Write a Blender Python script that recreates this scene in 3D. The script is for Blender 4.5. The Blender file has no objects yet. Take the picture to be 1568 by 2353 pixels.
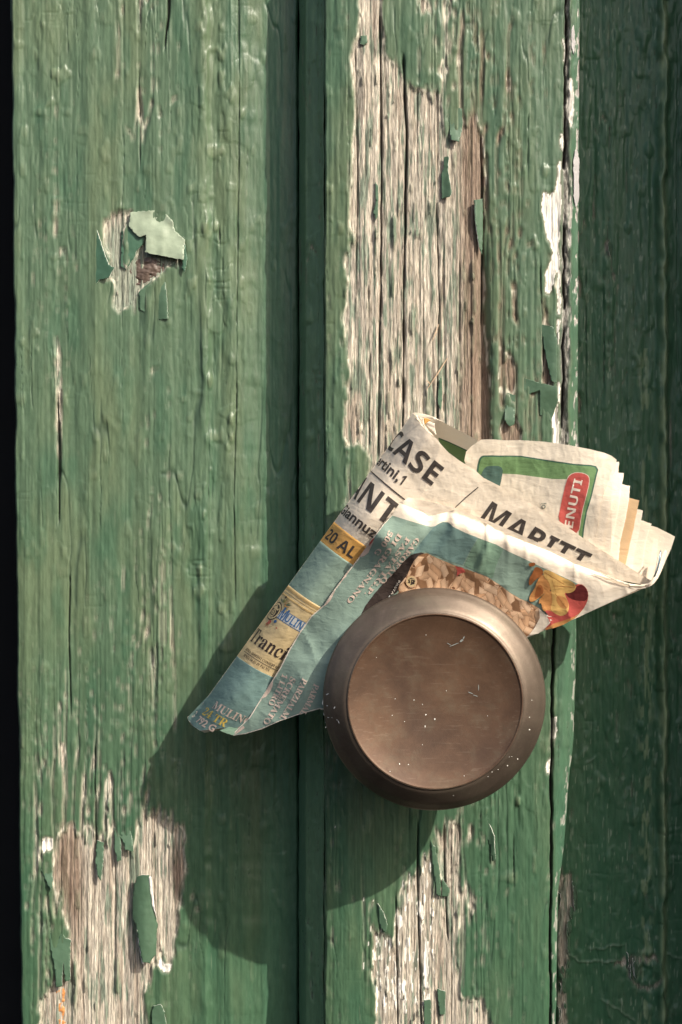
import bpy, bmesh, math, random
import numpy as np
from mathutils import Vector
from mathutils.geometry import tessellate_polygon

sc = bpy.context.scene
COL = sc.collection
# ------------------------------------------------------------------ camera, sky, sun
K = 0.000156          # metres per picture unit (picture is 1568 x 2353 units) on the face of the middle board
D = 0.60              # camera distance from the face of the middle board
CX, CY = 784.0, 1176.5
cam = bpy.data.cameras.new('camera')
co = bpy.data.objects.new('camera', cam); COL.objects.link(co)
co.location = (0, -D, 0); co.rotation_euler = (math.radians(90), 0, 0)
cam.sensor_fit = 'VERTICAL'; cam.sensor_height = 36
cam.angle = 2 * math.atan(CY * K / D)
cam.clip_start = 0.01; cam.clip_end = 200
sc.camera = co
SUN = Vector((1.08, -1.0, 1.20))      # towards the sun
world = bpy.data.worlds.new('World'); sc.world = world; world.use_nodes = True
nt = world.node_tree
sky = nt.nodes.new('ShaderNodeTexSky'); sky.sky_type = 'NISHITA'; sky.sun_disc = False
sky.sun_elevation = math.asin(SUN.z / SUN.length); sky.sun_rotation = math.atan2(SUN.x, SUN.y)
sky.dust_density = 5.0; sky.ozone_density = 0.3; sky.air_density = .9
bg = nt.nodes['Background']; bg.inputs['Strength'].default_value = 0.12
nt.links.new(sky.outputs[0], bg.inputs[0])
sl = bpy.data.lights.new('sun', 'SUN'); sl.energy = 4.2; sl.angle = math.radians(0.5); sl.color = (1.0, 0.93, 0.80)
so = bpy.data.objects.new('sun', sl); COL.objects.link(so); so.rotation_euler = SUN.to_track_quat('Z', 'Y').to_euler()
so.location = SUN * 2
sc.view_settings.view_transform = 'Standard'; sc.view_settings.look = 'None'
sc.view_settings.exposure = 0.50; sc.view_settings.gamma = 1.0
sc.cycles.max_bounces = 6

# ------------------------------------------------------------------ helpers
rnd = random.Random(5)

def W(px, py, h):
    """point of the place at height h (mm) in front of the middle board's face, seen at picture position px, py"""
    px = np.asarray(px, float); py = np.asarray(py, float); h = np.asarray(h, float) * 0.001
    s = (D - h) / D * K
    return (px - CX) * s, -h + 0 * px, (CY - py) * s

_lat = {}
def vn(x, y, sx, sy, seed):
    seed = int(seed)
    if seed not in _lat:
        _lat[seed] = np.random.RandomState(seed).uniform(-1, 1, (256, 256))
    L = _lat[seed]
    fx = x / sx + seed * 3.7; fy = y / sy + seed * 1.3
    ix = np.floor(fx).astype(int); iy = np.floor(fy).astype(int)
    tx = fx - ix; ty = fy - iy
    tx = tx * tx * tx * (tx * (tx * 6 - 15) + 10); ty = ty * ty * ty * (ty * (ty * 6 - 15) + 10)
    a = L[iy & 255, ix & 255]; b = L[iy & 255, (ix + 1) & 255]
    c = L[(iy + 1) & 255, ix & 255]; d = L[(iy + 1) & 255, (ix + 1) & 255]
    return (a + (b - a) * tx) * (1 - ty) + (c + (d - c) * tx) * ty

def fbm(x, y, sx, sy, seed, o=3):
    r = 0; a = 1.0; t = 0
    for i in range(o):
        r = r + a * vn(x, y, sx / 2 ** i, sy / 2 ** i, seed + i * 17); t += a; a *= 0.55
    return r / t

def ss(a, b, x):
    t = np.clip((x - a) / (b - a), 0, 1); return t * t * (3 - 2 * t)

def inpoly(x, y, P):
    r = np.zeros(x.shape, bool); n = len(P)
    for i in range(n):
        x1, y1 = P[i]; x2, y2 = P[(i + 1) % n]
        if y1 == y2: continue
        c = ((y1 > y) != (y2 > y)) & (x < (x2 - x1) * (y - y1) / (y2 - y1) + x1)
        r ^= c
    return r

def blob(x, y, cx, cy, rx, ry):
    return np.exp(-((x - cx) / rx) ** 2 - ((y - cy) / ry) ** 2)

def conv(s, ox, oy):
    return lambda *p: [(ox + s * a, oy + s * b) for a, b in p]
z7 = conv(.5, 0, 1551); z8 = conv(.5, 784, 1551); z5 = conv(.5604, 689, 0); z4 = conv(.5, 0, 0)
z1 = conv(.3663, 402, 918.9); z2 = conv(.5238, 746.6, 918.9)
zC = conv(.2747, 430.7, 1263.5); zD = conv(.2014, 890.2, 918.9); zE = conv(.2674, 1148.6, 976.3); zF = conv(.348, 861.5, 1119.9)
z6 = conv(.5, 0, 746.6); zK = conv(.4029, 689.2, 1292.2)

def finish(o, label=None, cat=None, group=None, kind=None):
    for k, v in (('label', label), ('category', cat), ('group', group), ('kind', kind)):
        if v: o[k] = v
    return o

def empty(name, loc, parent=None):
    o = bpy.data.objects.new(name, None); o.location = loc; o.empty_display_size = 0.02
    COL.objects.link(o)
    if parent: o.parent = parent
    return o

def mesh_obj(name, verts, faces, mats, parent=None, midx=None, smooth=True, base=(0, 0, 0)):
    me = bpy.data.meshes.new(name)
    me.from_pydata([(v[0] - base[0], v[1] - base[1], v[2] - base[2]) for v in verts], [], faces)
    for m in (mats if isinstance(mats, (list, tuple)) else [mats]): me.materials.append(m)
    if midx is not None: me.polygons.foreach_set('material_index', midx)
    me.polygons.foreach_set('use_smooth', [smooth] * len(me.polygons)); me.update()
    o = bpy.data.objects.new(name, me); COL.objects.link(o)
    if parent: o.parent = parent
    return o

def tps(pts):
    """smooth height surface through scattered heights"""
    P = np.array(pts, float); n = len(P); sc_ = 300.0
    X = P[:, :2] / sc_
    def U(r2): return np.where(r2 > 0, r2 * np.log(r2 + 1e-12), 0)
    d = ((X[:, None] - X[None]) ** 2).sum(-1)
    A = np.zeros((n + 3, n + 3)); A[:n, :n] = U(d) + np.eye(n) * 1e-3; A[:n, n] = 1; A[:n, n + 1:] = X; A[n:, :n] = A[:n, n:].T
    w = np.linalg.solve(A, np.concatenate([P[:, 2], [0, 0, 0]]))
    def f(x, y):
        x = np.asarray(x, float) / sc_; y = np.asarray(y, float) / sc_
        r2 = (x[..., None] - X[:, 0]) ** 2 + (y[..., None] - X[:, 1]) ** 2
        return U(r2) @ w[:n] + w[n] + w[n + 1] * x + w[n + 2] * y
    return f

def cut(verts, faces, px, py):
    """cut a flat polygon mesh along a square net so that it can be bent"""
    bm = bmesh.new()
    vs = [bm.verts.new((v[0], v[1], 0)) for v in verts]
    for f in faces:
        try: bm.faces.new([vs[i] for i in f])
        except ValueError: pass
    xs = [v[0] for v in verts]; ys = [v[1] for v in verts]
    for lo, hi, p, n in ((min(xs), max(xs), px, (1, 0, 0)), (min(ys), max(ys), py, (0, 1, 0))):
        k = math.floor(lo / p) + 1
        while k * p < hi - 1e-6:
            c = (k * p, 0, 0) if n[0] else (0, k * p, 0)
            bmesh.ops.bisect_plane(bm, geom=bm.verts[:] + bm.edges[:] + bm.faces[:], dist=1e-5, plane_co=c, plane_no=n)
            k += 1
    bm.verts.index_update()
    V = np.array([v.co[:2] for v in bm.verts]).reshape(-1, 2); F = [[v.index for v in f.verts] for f in bm.faces]
    bm.free()
    return V, F

def polymesh(P):
    return [tuple(p) for p in P], [list(t) for t in tessellate_polygon([[Vector((a, b, 0)) for a, b in P]])]

def smoothpoly(P, it=2, closed=True):
    for _ in range(it):
        Q = []; n = len(P)
        for i in range(n if closed else n - 1):
            a = P[i]; b = P[(i + 1) % n]
            Q += [(a[0] * .75 + b[0] * .25, a[1] * .75 + b[1] * .25), (a[0] * .25 + b[0] * .75, a[1] * .25 + b[1] * .75)]
        if not closed: Q = [P[0]] + Q + [P[-1]]
        P = Q
    return P

class Sheet:
    """collects bent pieces of one part; every piece follows the height function hf(px, py)"""
    def __init__(s, hf): s.hf = hf; s.V = []; s.F = []; s.M = []; s.mats = []; s.N = []
    def add(s, V, F, mat, off=0.0, flip=False):
        V = np.asarray(V, float)
        if mat not in s.mats: s.mats.append(mat)
        h = s.hf(V[:, 0], V[:, 1]) + off
        X, Y, Z = W(V[:, 0], V[:, 1], h); b = len(s.V)
        s.V += list(zip(X, Y, Z))
        # the smooth direction of the paper itself, so that print and paper shade alike
        x0, y0 = V[:, 0], V[:, 1]; e_ = .8
        A = np.stack(W(x0 + e_, y0, s.hf(x0 + e_, y0)), 1) - np.stack(W(x0 - e_, y0, s.hf(x0 - e_, y0)), 1)
        B = np.stack(W(x0, y0 + e_, s.hf(x0, y0 + e_)), 1) - np.stack(W(x0, y0 - e_, s.hf(x0, y0 - e_)), 1)
        nn = np.cross(A, B); nn /= np.linalg.norm(nn, axis=1)[:, None] + 1e-20; nn *= np.where(nn[:, 1:2] > 0, -1, 1); s.N += [tuple(v) for v in nn]
        for f in F:
            # all faces turned towards the camera
            a = 0
            for i in range(len(f)):
                p = V[f[i]]; q = V[f[(i + 1) % len(f)]]; a += p[0] * q[1] - q[0] * p[1]
            s.F.append([i + b for i in (f if a < 0 else f[::-1])]); s.M.append(s.mats.index(mat))
    def poly(s, P, mat, off=0.0, pitch=4.5):
        if 4 <= pitch <= 6: pitch = 4.5
        V, F = cut(*polymesh(P), pitch, pitch); s.add(V, F, mat, off)
    def build(s, name, parent, thick=0.0, base=(0, 0, 0)):
        o = mesh_obj(name, s.V, s.F, s.mats, parent, s.M, True, base)
        if not thick: o.data.normals_split_custom_set_from_vertices(s.N)
        if thick:
            m = o.modifiers.new('thick', 'SOLIDIFY'); m.thickness = thick; m.offset = -1
        return o

# ------------------------------------------------------------------ materials
def new_mat(name):
    m = bpy.data.materials.new(name); m.use_nodes = True
    return m, m.node_tree, m.node_tree.nodes['Principled BSDF']
def N(t, typ, **kw):
    n = t.nodes.new(typ)
    for k, v in kw.items():
        if k in n.inputs: n.inputs[k].default_value = v
        else: setattr(n, k, v)
    return n

def door_material():
    m, t, b = new_mat('weathered_paint_and_wood')
    col = N(t, 'ShaderNodeAttribute', attribute_name='Col'); pa = N(t, 'ShaderNodeAttribute', attribute_name='paint')
    tc = N(t, 'ShaderNodeTexCoord')
    mp = N(t, 'ShaderNodeMapping'); mp.inputs['Scale'].default_value = (1, 1, .07); t.links.new(tc.outputs['Object'], mp.inputs[0])
    gr = N(t, 'ShaderNodeTexNoise', Scale=2600.0, Detail=4.0, Roughness=.65); t.links.new(mp.outputs[0], gr.inputs['Vector'])
    mp2 = N(t, 'ShaderNodeMapping'); mp2.inputs['Scale'].default_value = (1, 1, .33); t.links.new(tc.outputs['Object'], mp2.inputs[0])
    pn = N(t, 'ShaderNodeTexNoise', Scale=620.0, Detail=5.0, Roughness=.65); t.links.new(mp2.outputs[0], pn.inputs['Vector'])
    pf = N(t, 'ShaderNodeTexNoise', Scale=2500.0, Detail=3.0, Roughness=.6); t.links.new(tc.outputs['Object'], pf.inputs['Vector'])
    # colour: fine variation
    mr = N(t, 'ShaderNodeMapRange'); mr.inputs[1].default_value = .3; mr.inputs[2].default_value = .7; mr.inputs[3].default_value = .35; mr.inputs[4].default_value = 1.6
    t.links.new(gr.outputs[0], mr.inputs[0])
    mr2 = N(t, 'ShaderNodeMapRange'); mr2.inputs[1].default_value = .3; mr2.inputs[2].default_value = .7; mr2.inputs[3].default_value = .86; mr2.inputs[4].default_value = 1.13
    t.links.new(pn.outputs[0], mr2.inputs[0])
    mx = N(t, 'ShaderNodeMix'); t.links.new(pa.outputs['Fac'], mx.inputs[0]); t.links.new(mr.outputs[0], mx.inputs[2]); t.links.new(mr2.outputs[0], mx.inputs[3])
    vm = N(t, 'ShaderNodeVectorMath', operation='SCALE'); t.links.new(col.outputs['Color'], vm.inputs[0]); t.links.new(mx.outputs[0], vm.inputs['Scale'])
    t.links.new(vm.outputs[0], b.inputs['Base Color'])
    rr = N(t, 'ShaderNodeMapRange'); rr.inputs[3].default_value = .85; rr.inputs[4].default_value = .37; t.links.new(pa.outputs['Fac'], rr.inputs[0])
    ra = N(t, 'ShaderNodeMath', operation='MULTIPLY_ADD'); t.links.new(pn.outputs[0], ra.inputs[0]); ra.inputs[1].default_value = .3; t.links.new(rr.outputs[0], ra.inputs[2])
    rs = N(t, 'ShaderNodeMath', operation='SUBTRACT'); t.links.new(ra.outputs[0], rs.inputs[0]); rs.inputs[1].default_value = .15
    t.links.new(rs.outputs[0], b.inputs['Roughness'])
    sp = N(t, 'ShaderNodeMapRange'); sp.inputs[3].default_value = .12; sp.inputs[4].default_value = .34; t.links.new(pa.outputs['Fac'], sp.inputs[0])
    t.links.new(sp.outputs[0], b.inputs['Specular IOR Level'])
    mb = N(t, 'ShaderNodeMix'); t.links.new(pa.outputs['Fac'], mb.inputs[0]); t.links.new(gr.outputs[0], mb.inputs[2]); t.links.new(pn.outputs[0], mb.inputs[3])
    dm = N(t, 'ShaderNodeMapRange'); dm.inputs[3].default_value = .00045; dm.inputs[4].default_value = .00012; t.links.new(pa.outputs['Fac'], dm.inputs[0])
    bp = N(t, 'ShaderNodeBump', Strength=1.0); t.links.new(mb.outputs[0], bp.inputs['Height']); t.links.new(dm.outputs[0], bp.inputs['Distance'])
    bp2 = N(t, 'ShaderNodeBump', Strength=.6, Distance=.00004); t.links.new(pf.outputs[0], bp2.inputs['Height']); t.links.new(bp.outputs[0], bp2.inputs['Normal'])
    t.links.new(bp2.outputs[0], b.inputs['Normal'])
    return m
M_DOOR = door_material()

def flake_material(name, front, back):
    m, t, b = new_mat(name)
    g = N(t, 'ShaderNodeNewGeometry'); tc = N(t, 'ShaderNodeTexCoord')
    pn = N(t, 'ShaderNodeTexNoise', Scale=500.0, Detail=5.0); t.links.new(tc.outputs['Object'], pn.inputs['Vector'])
    c = N(t, 'ShaderNodeMix', data_type='RGBA'); c.inputs[6].default_value = (*[v * .8 for v in front], 1); c.inputs[7].default_value = (*[v * 1.2 for v in front], 1)
    t.links.new(pn.outputs[0], c.inputs[0]); t.links.new(c.outputs[2], b.inputs['Base Color'])
    b.inputs['Roughness'].default_value = .5
    bp = N(t, 'ShaderNodeBump', Strength=.7, Distance=.00015); t.links.new(pn.outputs[0], bp.inputs['Height']); t.links.new(bp.outputs[0], b.inputs['Normal'])
    return m
GREEN = (.070, .123, .076); GREEN2 = (.130, .162, .088); GREEN3 = (.037, .098, .058); GREEN_LOW = (.036, .095, .052)
M_FLAKE = flake_material('loose_green_paint', (.062, .12, .072), None)
M_FLAKED = flake_material('dark_green_paint', (.05, .12, .075), None)
M_UNDER = flake_material('pale_paint_underside', (.27, .33, .24), None)
M_WHITE = flake_material('white_primer', (.72, .70, .66), None)
M_SPLINT = flake_material('bare_wood_splinter', (.50, .36, .24), None)
M_ROT = flake_material('orange_rotten_wood', (.55, .24, .08), None)

_ink = {}
def ink(name, c, rough=.55, trans=.0, cv=.06):
    if name in _ink: return _ink[name]
    m, t, b = new_mat(name)
    tc = N(t, 'ShaderNodeTexCoord')
    mp = N(t, 'ShaderNodeMapping'); mp.inputs['Rotation'].default_value = (0, math.radians(-35), 0); mp.inputs['Scale'].default_value = (1, 1, 2.2)
    t.links.new(tc.outputs['Object'], mp.inputs[0])
    n1 = N(t, 'ShaderNodeTexNoise', Scale=190.0, Detail=4.0, Roughness=.55); t.links.new(mp.outputs[0], n1.inputs['Vector'])
    n1.inputs['Distortion'].default_value = .6
    n2 = N(t, 'ShaderNodeTexNoise', Scale=1500.0, Detail=3.0); t.links.new(tc.outputs['Object'], n2.inputs['Vector'])
    mx = N(t, 'ShaderNodeMix', data_type='RGBA'); mx.inputs[6].default_value = (*[v * (1 - cv) for v in c], 1); mx.inputs[7].default_value = (*[min(1, v * (1 + cv)) for v in c], 1)
    t.links.new(n1.outputs[0], mx.inputs[0]); t.links.new(mx.outputs[2], b.inputs['Base Color'])
    b.inputs['Roughness'].default_value = rough; b.inputs['Specular IOR Level'].default_value = .35
    b1 = N(t, 'ShaderNodeBump', Strength=.5, Distance=.00045); t.links.new(n1.outputs[0], b1.inputs['Height'])
    b2 = N(t, 'ShaderNodeBump', Strength=.3, Distance=.0001); t.links.new(n2.outputs[0], b2.inputs['Height']); t.links.new(b1.outputs[0], b2.inputs['Normal'])
    t.links.new(b2.outputs[0], b.inputs['Normal'])
    if trans:
        tr = N(t, 'ShaderNodeBsdfTranslucent'); tr.inputs['Color'].default_value = (*[min(1, v * 1.0) for v in c], 1)
        ms = N(t, 'ShaderNodeMixShader', Fac=trans); out = t.nodes['Material Output']
        t.links.new(b.outputs[0], ms.inputs[1]); t.links.new(tr.outputs[0], ms.inputs[2]); t.links.new(ms.outputs[0], out.inputs[0])
    _ink[name] = m
    return m
PAPER = ink('newsprint', (.84, .74, .61), .6, .2)
PAPER2 = ink('newsprint_white', (.88, .79, .67), .6, .2)
CREAM = ink('cream_ink', (.58, .45, .25)); BLACK = ink('black_ink', (.055, .045, .04)); ORANGE = ink('orange_ink', (.62, .34, .10))
TEAL = ink('teal_ink', (.235, .325, .27)); TEALB = ink('blue_teal_ink', (.15, .24, .225)); TEALG = ink('green_teal_ink', (.19, .30, .22))
PINK = ink('pale_pink_ink', (.64, .50, .42)); YELLOW = ink('yellow_ink', (.62, .45, .10)); BLUE = ink('blue_ink', (.055, .14, .30))
LBLUE = ink('pale_blue_ink', (.50, .50, .48)); DBROWN = ink('dark_brown_ink', (.045, .032, .028)); MAROON = ink('maroon_ink', (.12, .02, .02))
RED = ink('red_ink', (.48, .09, .075)); FRAMEG = ink('green_ink', (.15, .26, .11)); DGREEN = ink('dark_green_ink', (.05, .12, .08)); SLATE = ink('slate_ink', (.07, .13, .11))
TAN = [ink('pasta_ink_%d' % i, c) for i, c in enumerate([(.58, .37, .23), (.62, .41, .26), (.53, .32, .19), (.66, .45, .30)])]
TAND = ink('pasta_gap_ink', (.36, .20, .11)); LEAFO = ink('leaf_orange_ink', (.50, .23, .08)); LEAFY = ink('leaf_gold_ink', (.62, .38, .13)); LEAFR = ink('leaf_russet_ink', (.32, .11, .035))
PEACH = ink('pale_orange_ink', (.70, .48, .28), .6, .3); OLIVE = ink('olive_ink', (.22, .22, .07)); GOLD = ink('gold_ink', (.42, .29, .13))

def copper(name, c1, c2, rough, metal=.72):
    m, t, b = new_mat(name)
    tc = N(t, 'ShaderNodeTexCoord')
    n1 = N(t, 'ShaderNodeTexNoise', Scale=28.0, Detail=5.0, Roughness=.6); t.links.new(tc.outputs['Object'], n1.inputs['Vector'])
    n2 = N(t, 'ShaderNodeTexNoise', Scale=900.0, Detail=4.0, Roughness=.7); t.links.new(tc.outputs['Object'], n2.inputs['Vector'])
    n3 = N(t, 'ShaderNodeTexNoise', Scale=110.0, Detail=6.0, Roughness=.7); t.links.new(tc.outputs['Object'], n3.inputs['Vector'])
    r1 = N(t, 'ShaderNodeMapRange'); r1.inputs[1].default_value = .36; r1.inputs[2].default_value = .64; t.links.new(n1.outputs[0], r1.inputs[0])
    mx = N(t, 'ShaderNodeMix', data_type='RGBA'); mx.inputs[6].default_value = (*c1, 1); mx.inputs[7].default_value = (*c2, 1); t.links.new(r1.outputs[0], mx.inputs[0])
    # grey green verdigris patches
    r3 = N(t, 'ShaderNodeMapRange'); r3.inputs[1].default_value = .50; r3.inputs[2].default_value = .70; r3.inputs[4].default_value = .35; t.links.new(n3.outputs[0], r3.inputs[0])
    m2 = N(t, 'ShaderNodeMix', data_type='RGBA'); t.links.new(r3.outputs[0], m2.inputs[0]); t.links.new(mx.outputs[2], m2.inputs[6]); m2.inputs[7].default_value = (.13, .12, .085, 1)
    last = m2.outputs[2]
    for ang, sd, thr in ((.5, 0, .66), (-.3, 5, .68), (1.4, 9, .69)):      # hairline scratches in several directions
        mp = N(t, 'ShaderNodeMapping'); mp.inputs['Rotation'].default_value = (0, ang, 0); mp.inputs['Scale'].default_value = (.05, 1, 1); mp.inputs['Location'].default_value = (sd, sd, 0); t.links.new(tc.outputs['Object'], mp.inputs[0])
        ns = N(t, 'ShaderNodeTexNoise', Scale=1300.0, Detail=1.0); t.links.new(mp.outputs[0], ns.inputs['Vector'])
        rs_ = N(t, 'ShaderNodeMapRange'); rs_.inputs[1].default_value = thr; rs_.inputs[2].default_value = thr + .06; rs_.inputs[4].default_value = .10; t.links.new(ns.outputs[0], rs_.inputs[0])
        ms_ = N(t, 'ShaderNodeMix', data_type='RGBA'); t.links.new(rs_.outputs[0], ms_.inputs[0]); t.links.new(last, ms_.inputs[6]); ms_.inputs[7].default_value = (.32, .25, .19, 1); last = ms_.outputs[2]
    n4 = N(t, 'ShaderNodeTexNoise', Scale=75.0, Detail=7.0, Roughness=.75, Distortion=.8); t.links.new(tc.outputs['Object'], n4.inputs['Vector'])
    r4 = N(t, 'ShaderNodeMapRange'); r4.inputs[1].default_value = .35; r4.inputs[2].default_value = .65; r4.inputs[3].default_value = .84; r4.inputs[4].default_value = 1.14; t.links.new(n4.outputs[0], r4.inputs[0])
    v4 = N(t, 'ShaderNodeVectorMath', operation='SCALE'); t.links.new(last, v4.inputs[0]); t.links.new(r4.outputs[0], v4.inputs['Scale'])
    t.links.new(v4.outputs[0], b.inputs['Base Color'])
    b.inputs['Metallic'].default_value = metal
    rr = N(t, 'ShaderNodeMapRange'); rr.inputs[3].default_value = rough - .08; rr.inputs[4].default_value = rough + .14; t.links.new(n3.outputs[0], rr.inputs[0]); t.links.new(rr.outputs[0], b.inputs['Roughness'])
    bp = N(t, 'ShaderNodeBump', Strength=.35, Distance=.00005); t.links.new(n2.outputs[0], bp.inputs['Height'])
    bq = N(t, 'ShaderNodeBump', Strength=.3, Distance=.0003); t.links.new(n3.outputs[0], bq.inputs['Height']); t.links.new(bp.outputs[0], bq.inputs['Normal'])
    t.links.new(bq.outputs[0], b.inputs['Normal'])
    return m
M_COP = copper('tarnished_copper_rim', (.125, .096, .075), (.17, .132, .102), .42, .62)
M_COPF = copper('tarnished_copper_face', (.078, .045, .029), (.130, .072, .042), .52, .35)
M_SPECK = ink('white_paint_speck', (.75, .74, .68))
m_, t_, b_ = new_mat('dark_void'); b_.inputs['Base Color'].default_value = (.006, .006, .006, 1); b_.inputs['Roughness'].default_value = 1; M_VOID = m_  # near-black colour stands in for the darkness of the gap
_nv = N(t_, 'ShaderNodeTexNoise', Scale=40.0); _rv = N(t_, 'ShaderNodeMapRange'); _rv.inputs[3].default_value = .004; _rv.inputs[4].default_value = .009
t_.links.new(_nv.outputs[0], _rv.inputs[0]); t_.links.new(_rv.outputs[0], b_.inputs['Base Color'])

# ------------------------------------------------------------------ the door: planks with paint layer as real relief
door = empty('wooden_door', (0, 0, -.2))
finish(door, 'old green wooden door with peeling paint and a raised middle board', 'door', kind='thing')
DB = (0, 0, -.2)

BARE_C = [
    # long bare strip down the middle board
    [(832, -200), (868, -200), (870, 40), (884, 70), (882, 120), (905, 125), (925, 195), (945, 212), (985, 215), (1005, 230), (1022, 300), (1035, 330), (1068, 275), (1080, 268), (1118, 305), (1112, 420), (1106, 560), (1112, 640), (1118, 760), (1126, 900), (1128, 1120), (1060, 1180), (850, 1120), (846, 1030), (790, 1045), (794, 960), (806, 850), (790, 735), (803, 650), (790, 600), (815, 565), (800, 480), (812, 380), (815, 250), (806, 130), (825, 60)],
    # lower one
    z8((475, 700), (540, 670), (548, 800), (545, 1000), (530, 1100), (525, 1250), (540, 1400), (560, 1480), (640, 1485), (690, 1560), (700, 1760), (150, 1760), (160, 1450), (143, 1350), (150, 1170), (200, 1195), (245, 1225), (258, 1080), (275, 1050), (275, 960), (370, 880), (392, 820), (412, 840), (430, 1005), (462, 1020), (452, 800), (415, 765)),
    z5((240, 130), (262, 10), (230, -60), (330, -60), (340, 100)),
    z5((480, -20), (520, 0), (540, 40), (500, 60)), z5((590, 190), (610, 260), (600, 330), (570, 300)), z5((625, 300), (650, 310), (655, 370), (630, 360)),
    z5((868, 1150), (885, 1160), (890, 1330), (872, 1290)), z5((835, 1490), (860, 1440), (885, 1500), (880, 1640), (850, 1600)), z5((820, 1740), (880, 1700), (910, 1760), (900, 1860), (830, 1860)),
    z8((590, 690), (605, 690), (600, 760), (582, 740)),
    z5((1000, 1210), (1030, 1380), (1035, 1580), (990, 1600), (1002, 1400)),
]
WHITE_C = [
    z5((1078, 150), (1092, 170), (1096, 262), (1084, 240)), z5((1106, 310), (1120, 330), (1131, 400), (1122, 515), (1100, 480)), z5((1072, 540), (1086, 550), (1082, 605), (1072, 600)),
    z5((1060, 665), (1072, 650), (1072, 900), (1062, 1020), (1074, 1280), (1058, 1290), (1055, 1100), (1030, 1192), (1004, 1195), (1010, 1100), (1042, 1040), (1020, 985), (1004, 920), (988, 830), (1000, 788), (1050, 800)),
    z5((1056, 1300), (1068, 1310), (1062, 1420), (1055, 1400)), z5((1058, 1560), (1072, 1570), (1070, 1650), (1058, 1640)), z5((1035, 1680), (1060, 1660), (1062, 1860), (1040, 1860)),
    z8((970, 190), (992, 200), (988, 290), (968, 300)), z8((945, 400), (965, 390), (960, 450), (945, 455)), z8((350, 1050), (372, 1040), (372, 1110), (350, 1105)), z8((385, 1210), (402, 1220), (402, 1440), (380, 1430)), z8((250, 1110), (275, 1100), (285, 1150), (262, 1180)),
    z8((1012, 1240), (1040, 1280), (1042, 1330), (1015, 1310)),
]
BARE_L = [
    z7((265, 745), (350, 705), (400, 700), (440, 735), (450, 790), (500, 765), (512, 665), (530, 700), (535, 760), (560, 800), (610, 800), (622, 720), (632, 655), (700, 655), (720, 640), (780, 655), (845, 672), (852, 760), (848, 900), (835, 1030), (805, 1060), (822, 1100), (802, 1240), (792, 1320), (735, 1300), (720, 1340), (690, 1400), (660, 1500), (690, 1760), (170, 1760), (190, 1480), (220, 1450), (255, 1430), (310, 1400), (325, 1210), (297, 1100), (282, 1020), (240, 1000), (245, 850)),
    z4((485, 1010), (520, 985), (615, 972), (605, 1010), (562, 1060), (560, 1232), (576, 1240), (620, 1180), (640, 1110), (672, 1075), (700, 1150), (760, 1175), (845, 1190), (840, 1215), (765, 1215), (760, 1245), (690, 1292), (638, 1335), (615, 1400), (626, 1445), (600, 1400), (545, 1436), (520, 1402), (526, 1285), (480, 1280), (515, 1200), (480, 1140)),
    z6((258, 160), (278, 165), (285, 400), (278, 620), (262, 560), (262, 300)),
    z6((248, 80), (262, 60), (280, 150), (258, 150)),
]
WHITE_L = [z7((735, 1290), (755, 1330), (790, 1330), (770, 1370), (725, 1340)), z7((195, 750), (240, 750), (240, 800), (200, 810))]
BARE_R = [z8((1320, 1300), (1375, 1285), (1380, 1310), (1345, 1350), (1340, 1400), (1390, 1430), (1440, 1430), (1475, 1370), (1480, 1400), (1440, 1450), (1360, 1440), (1320, 1380)),
          z8((1240, 1318), (1320, 1300), (1320, 1345)), z8((1015, 860), (1040, 930), (1082, 965), (1078, 1050), (1050, 1100), (1040, 1240), (1048, 1330), (1015, 1380), (1000, 1300), (1002, 1000)), z8((1000, 1400), (1030, 1420), (1040, 1640), (1000, 1640)), z5((1140, 1110), (1158, 1150), (1158, 1210), (1142, 1200)), z5((1140, 1600), (1158, 1640), (1150, 1700), (1135, 1690)), z8((1375, 1285), (1440, 1290), (1455, 1310), (1400, 1320))]

KEEP_C = [z1((1035, 600), (1045, 330), (1090, 285), (1150, 273), (1200, 300), (1228, 380), (1205, 440), (1150, 520), (1120, 640), (1060, 660)), z5((400, 100), (600, 60), (600, 190), (560, 330), (520, 370), (450, 365), (430, 260)), z5((590, 200), (640, 190), (660, 480), (620, 560), (608, 400))]

def crack(x, y, pts, w, depth, seed, wig=2.2):
    ys = [p[1] for p in pts]; xs = [p[0] for p in pts]
    xc = np.interp(y, ys, xs) + wig * fbm(x * 0, y, 50, 110, seed, 3)
    ww = w * .8 * (0.55 + 0.7 * np.clip(vn(x * 0, y, 30, 45, seed + 5) + .5, 0, 1.2))
    f = ss(ys[0] - 5, ys[0] + 40, y) * (1 - ss(ys[-1] - 40, ys[-1] + 5, y))
    return -depth * f * np.exp(-((x - xc) / ww) ** 2)

def boxblur(a, rx, ry):
    for ax, r in ((1, rx), (0, ry)):
        if r < 1: continue
        p = np.pad(a, [(r + 1, r) if i == ax else (0, 0) for i in range(2)], mode='edge'); c = np.cumsum(p, axis=ax)
        n = a.shape[ax]; k = 2 * r + 1
        a = (np.take(c, range(k, k + n), axis=ax) - np.take(c, range(0, n), axis=ax)) / k
    return a

def mixc(c, d, f): return c * (1 - f[..., None]) + np.asarray(d) * f[..., None]

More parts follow.
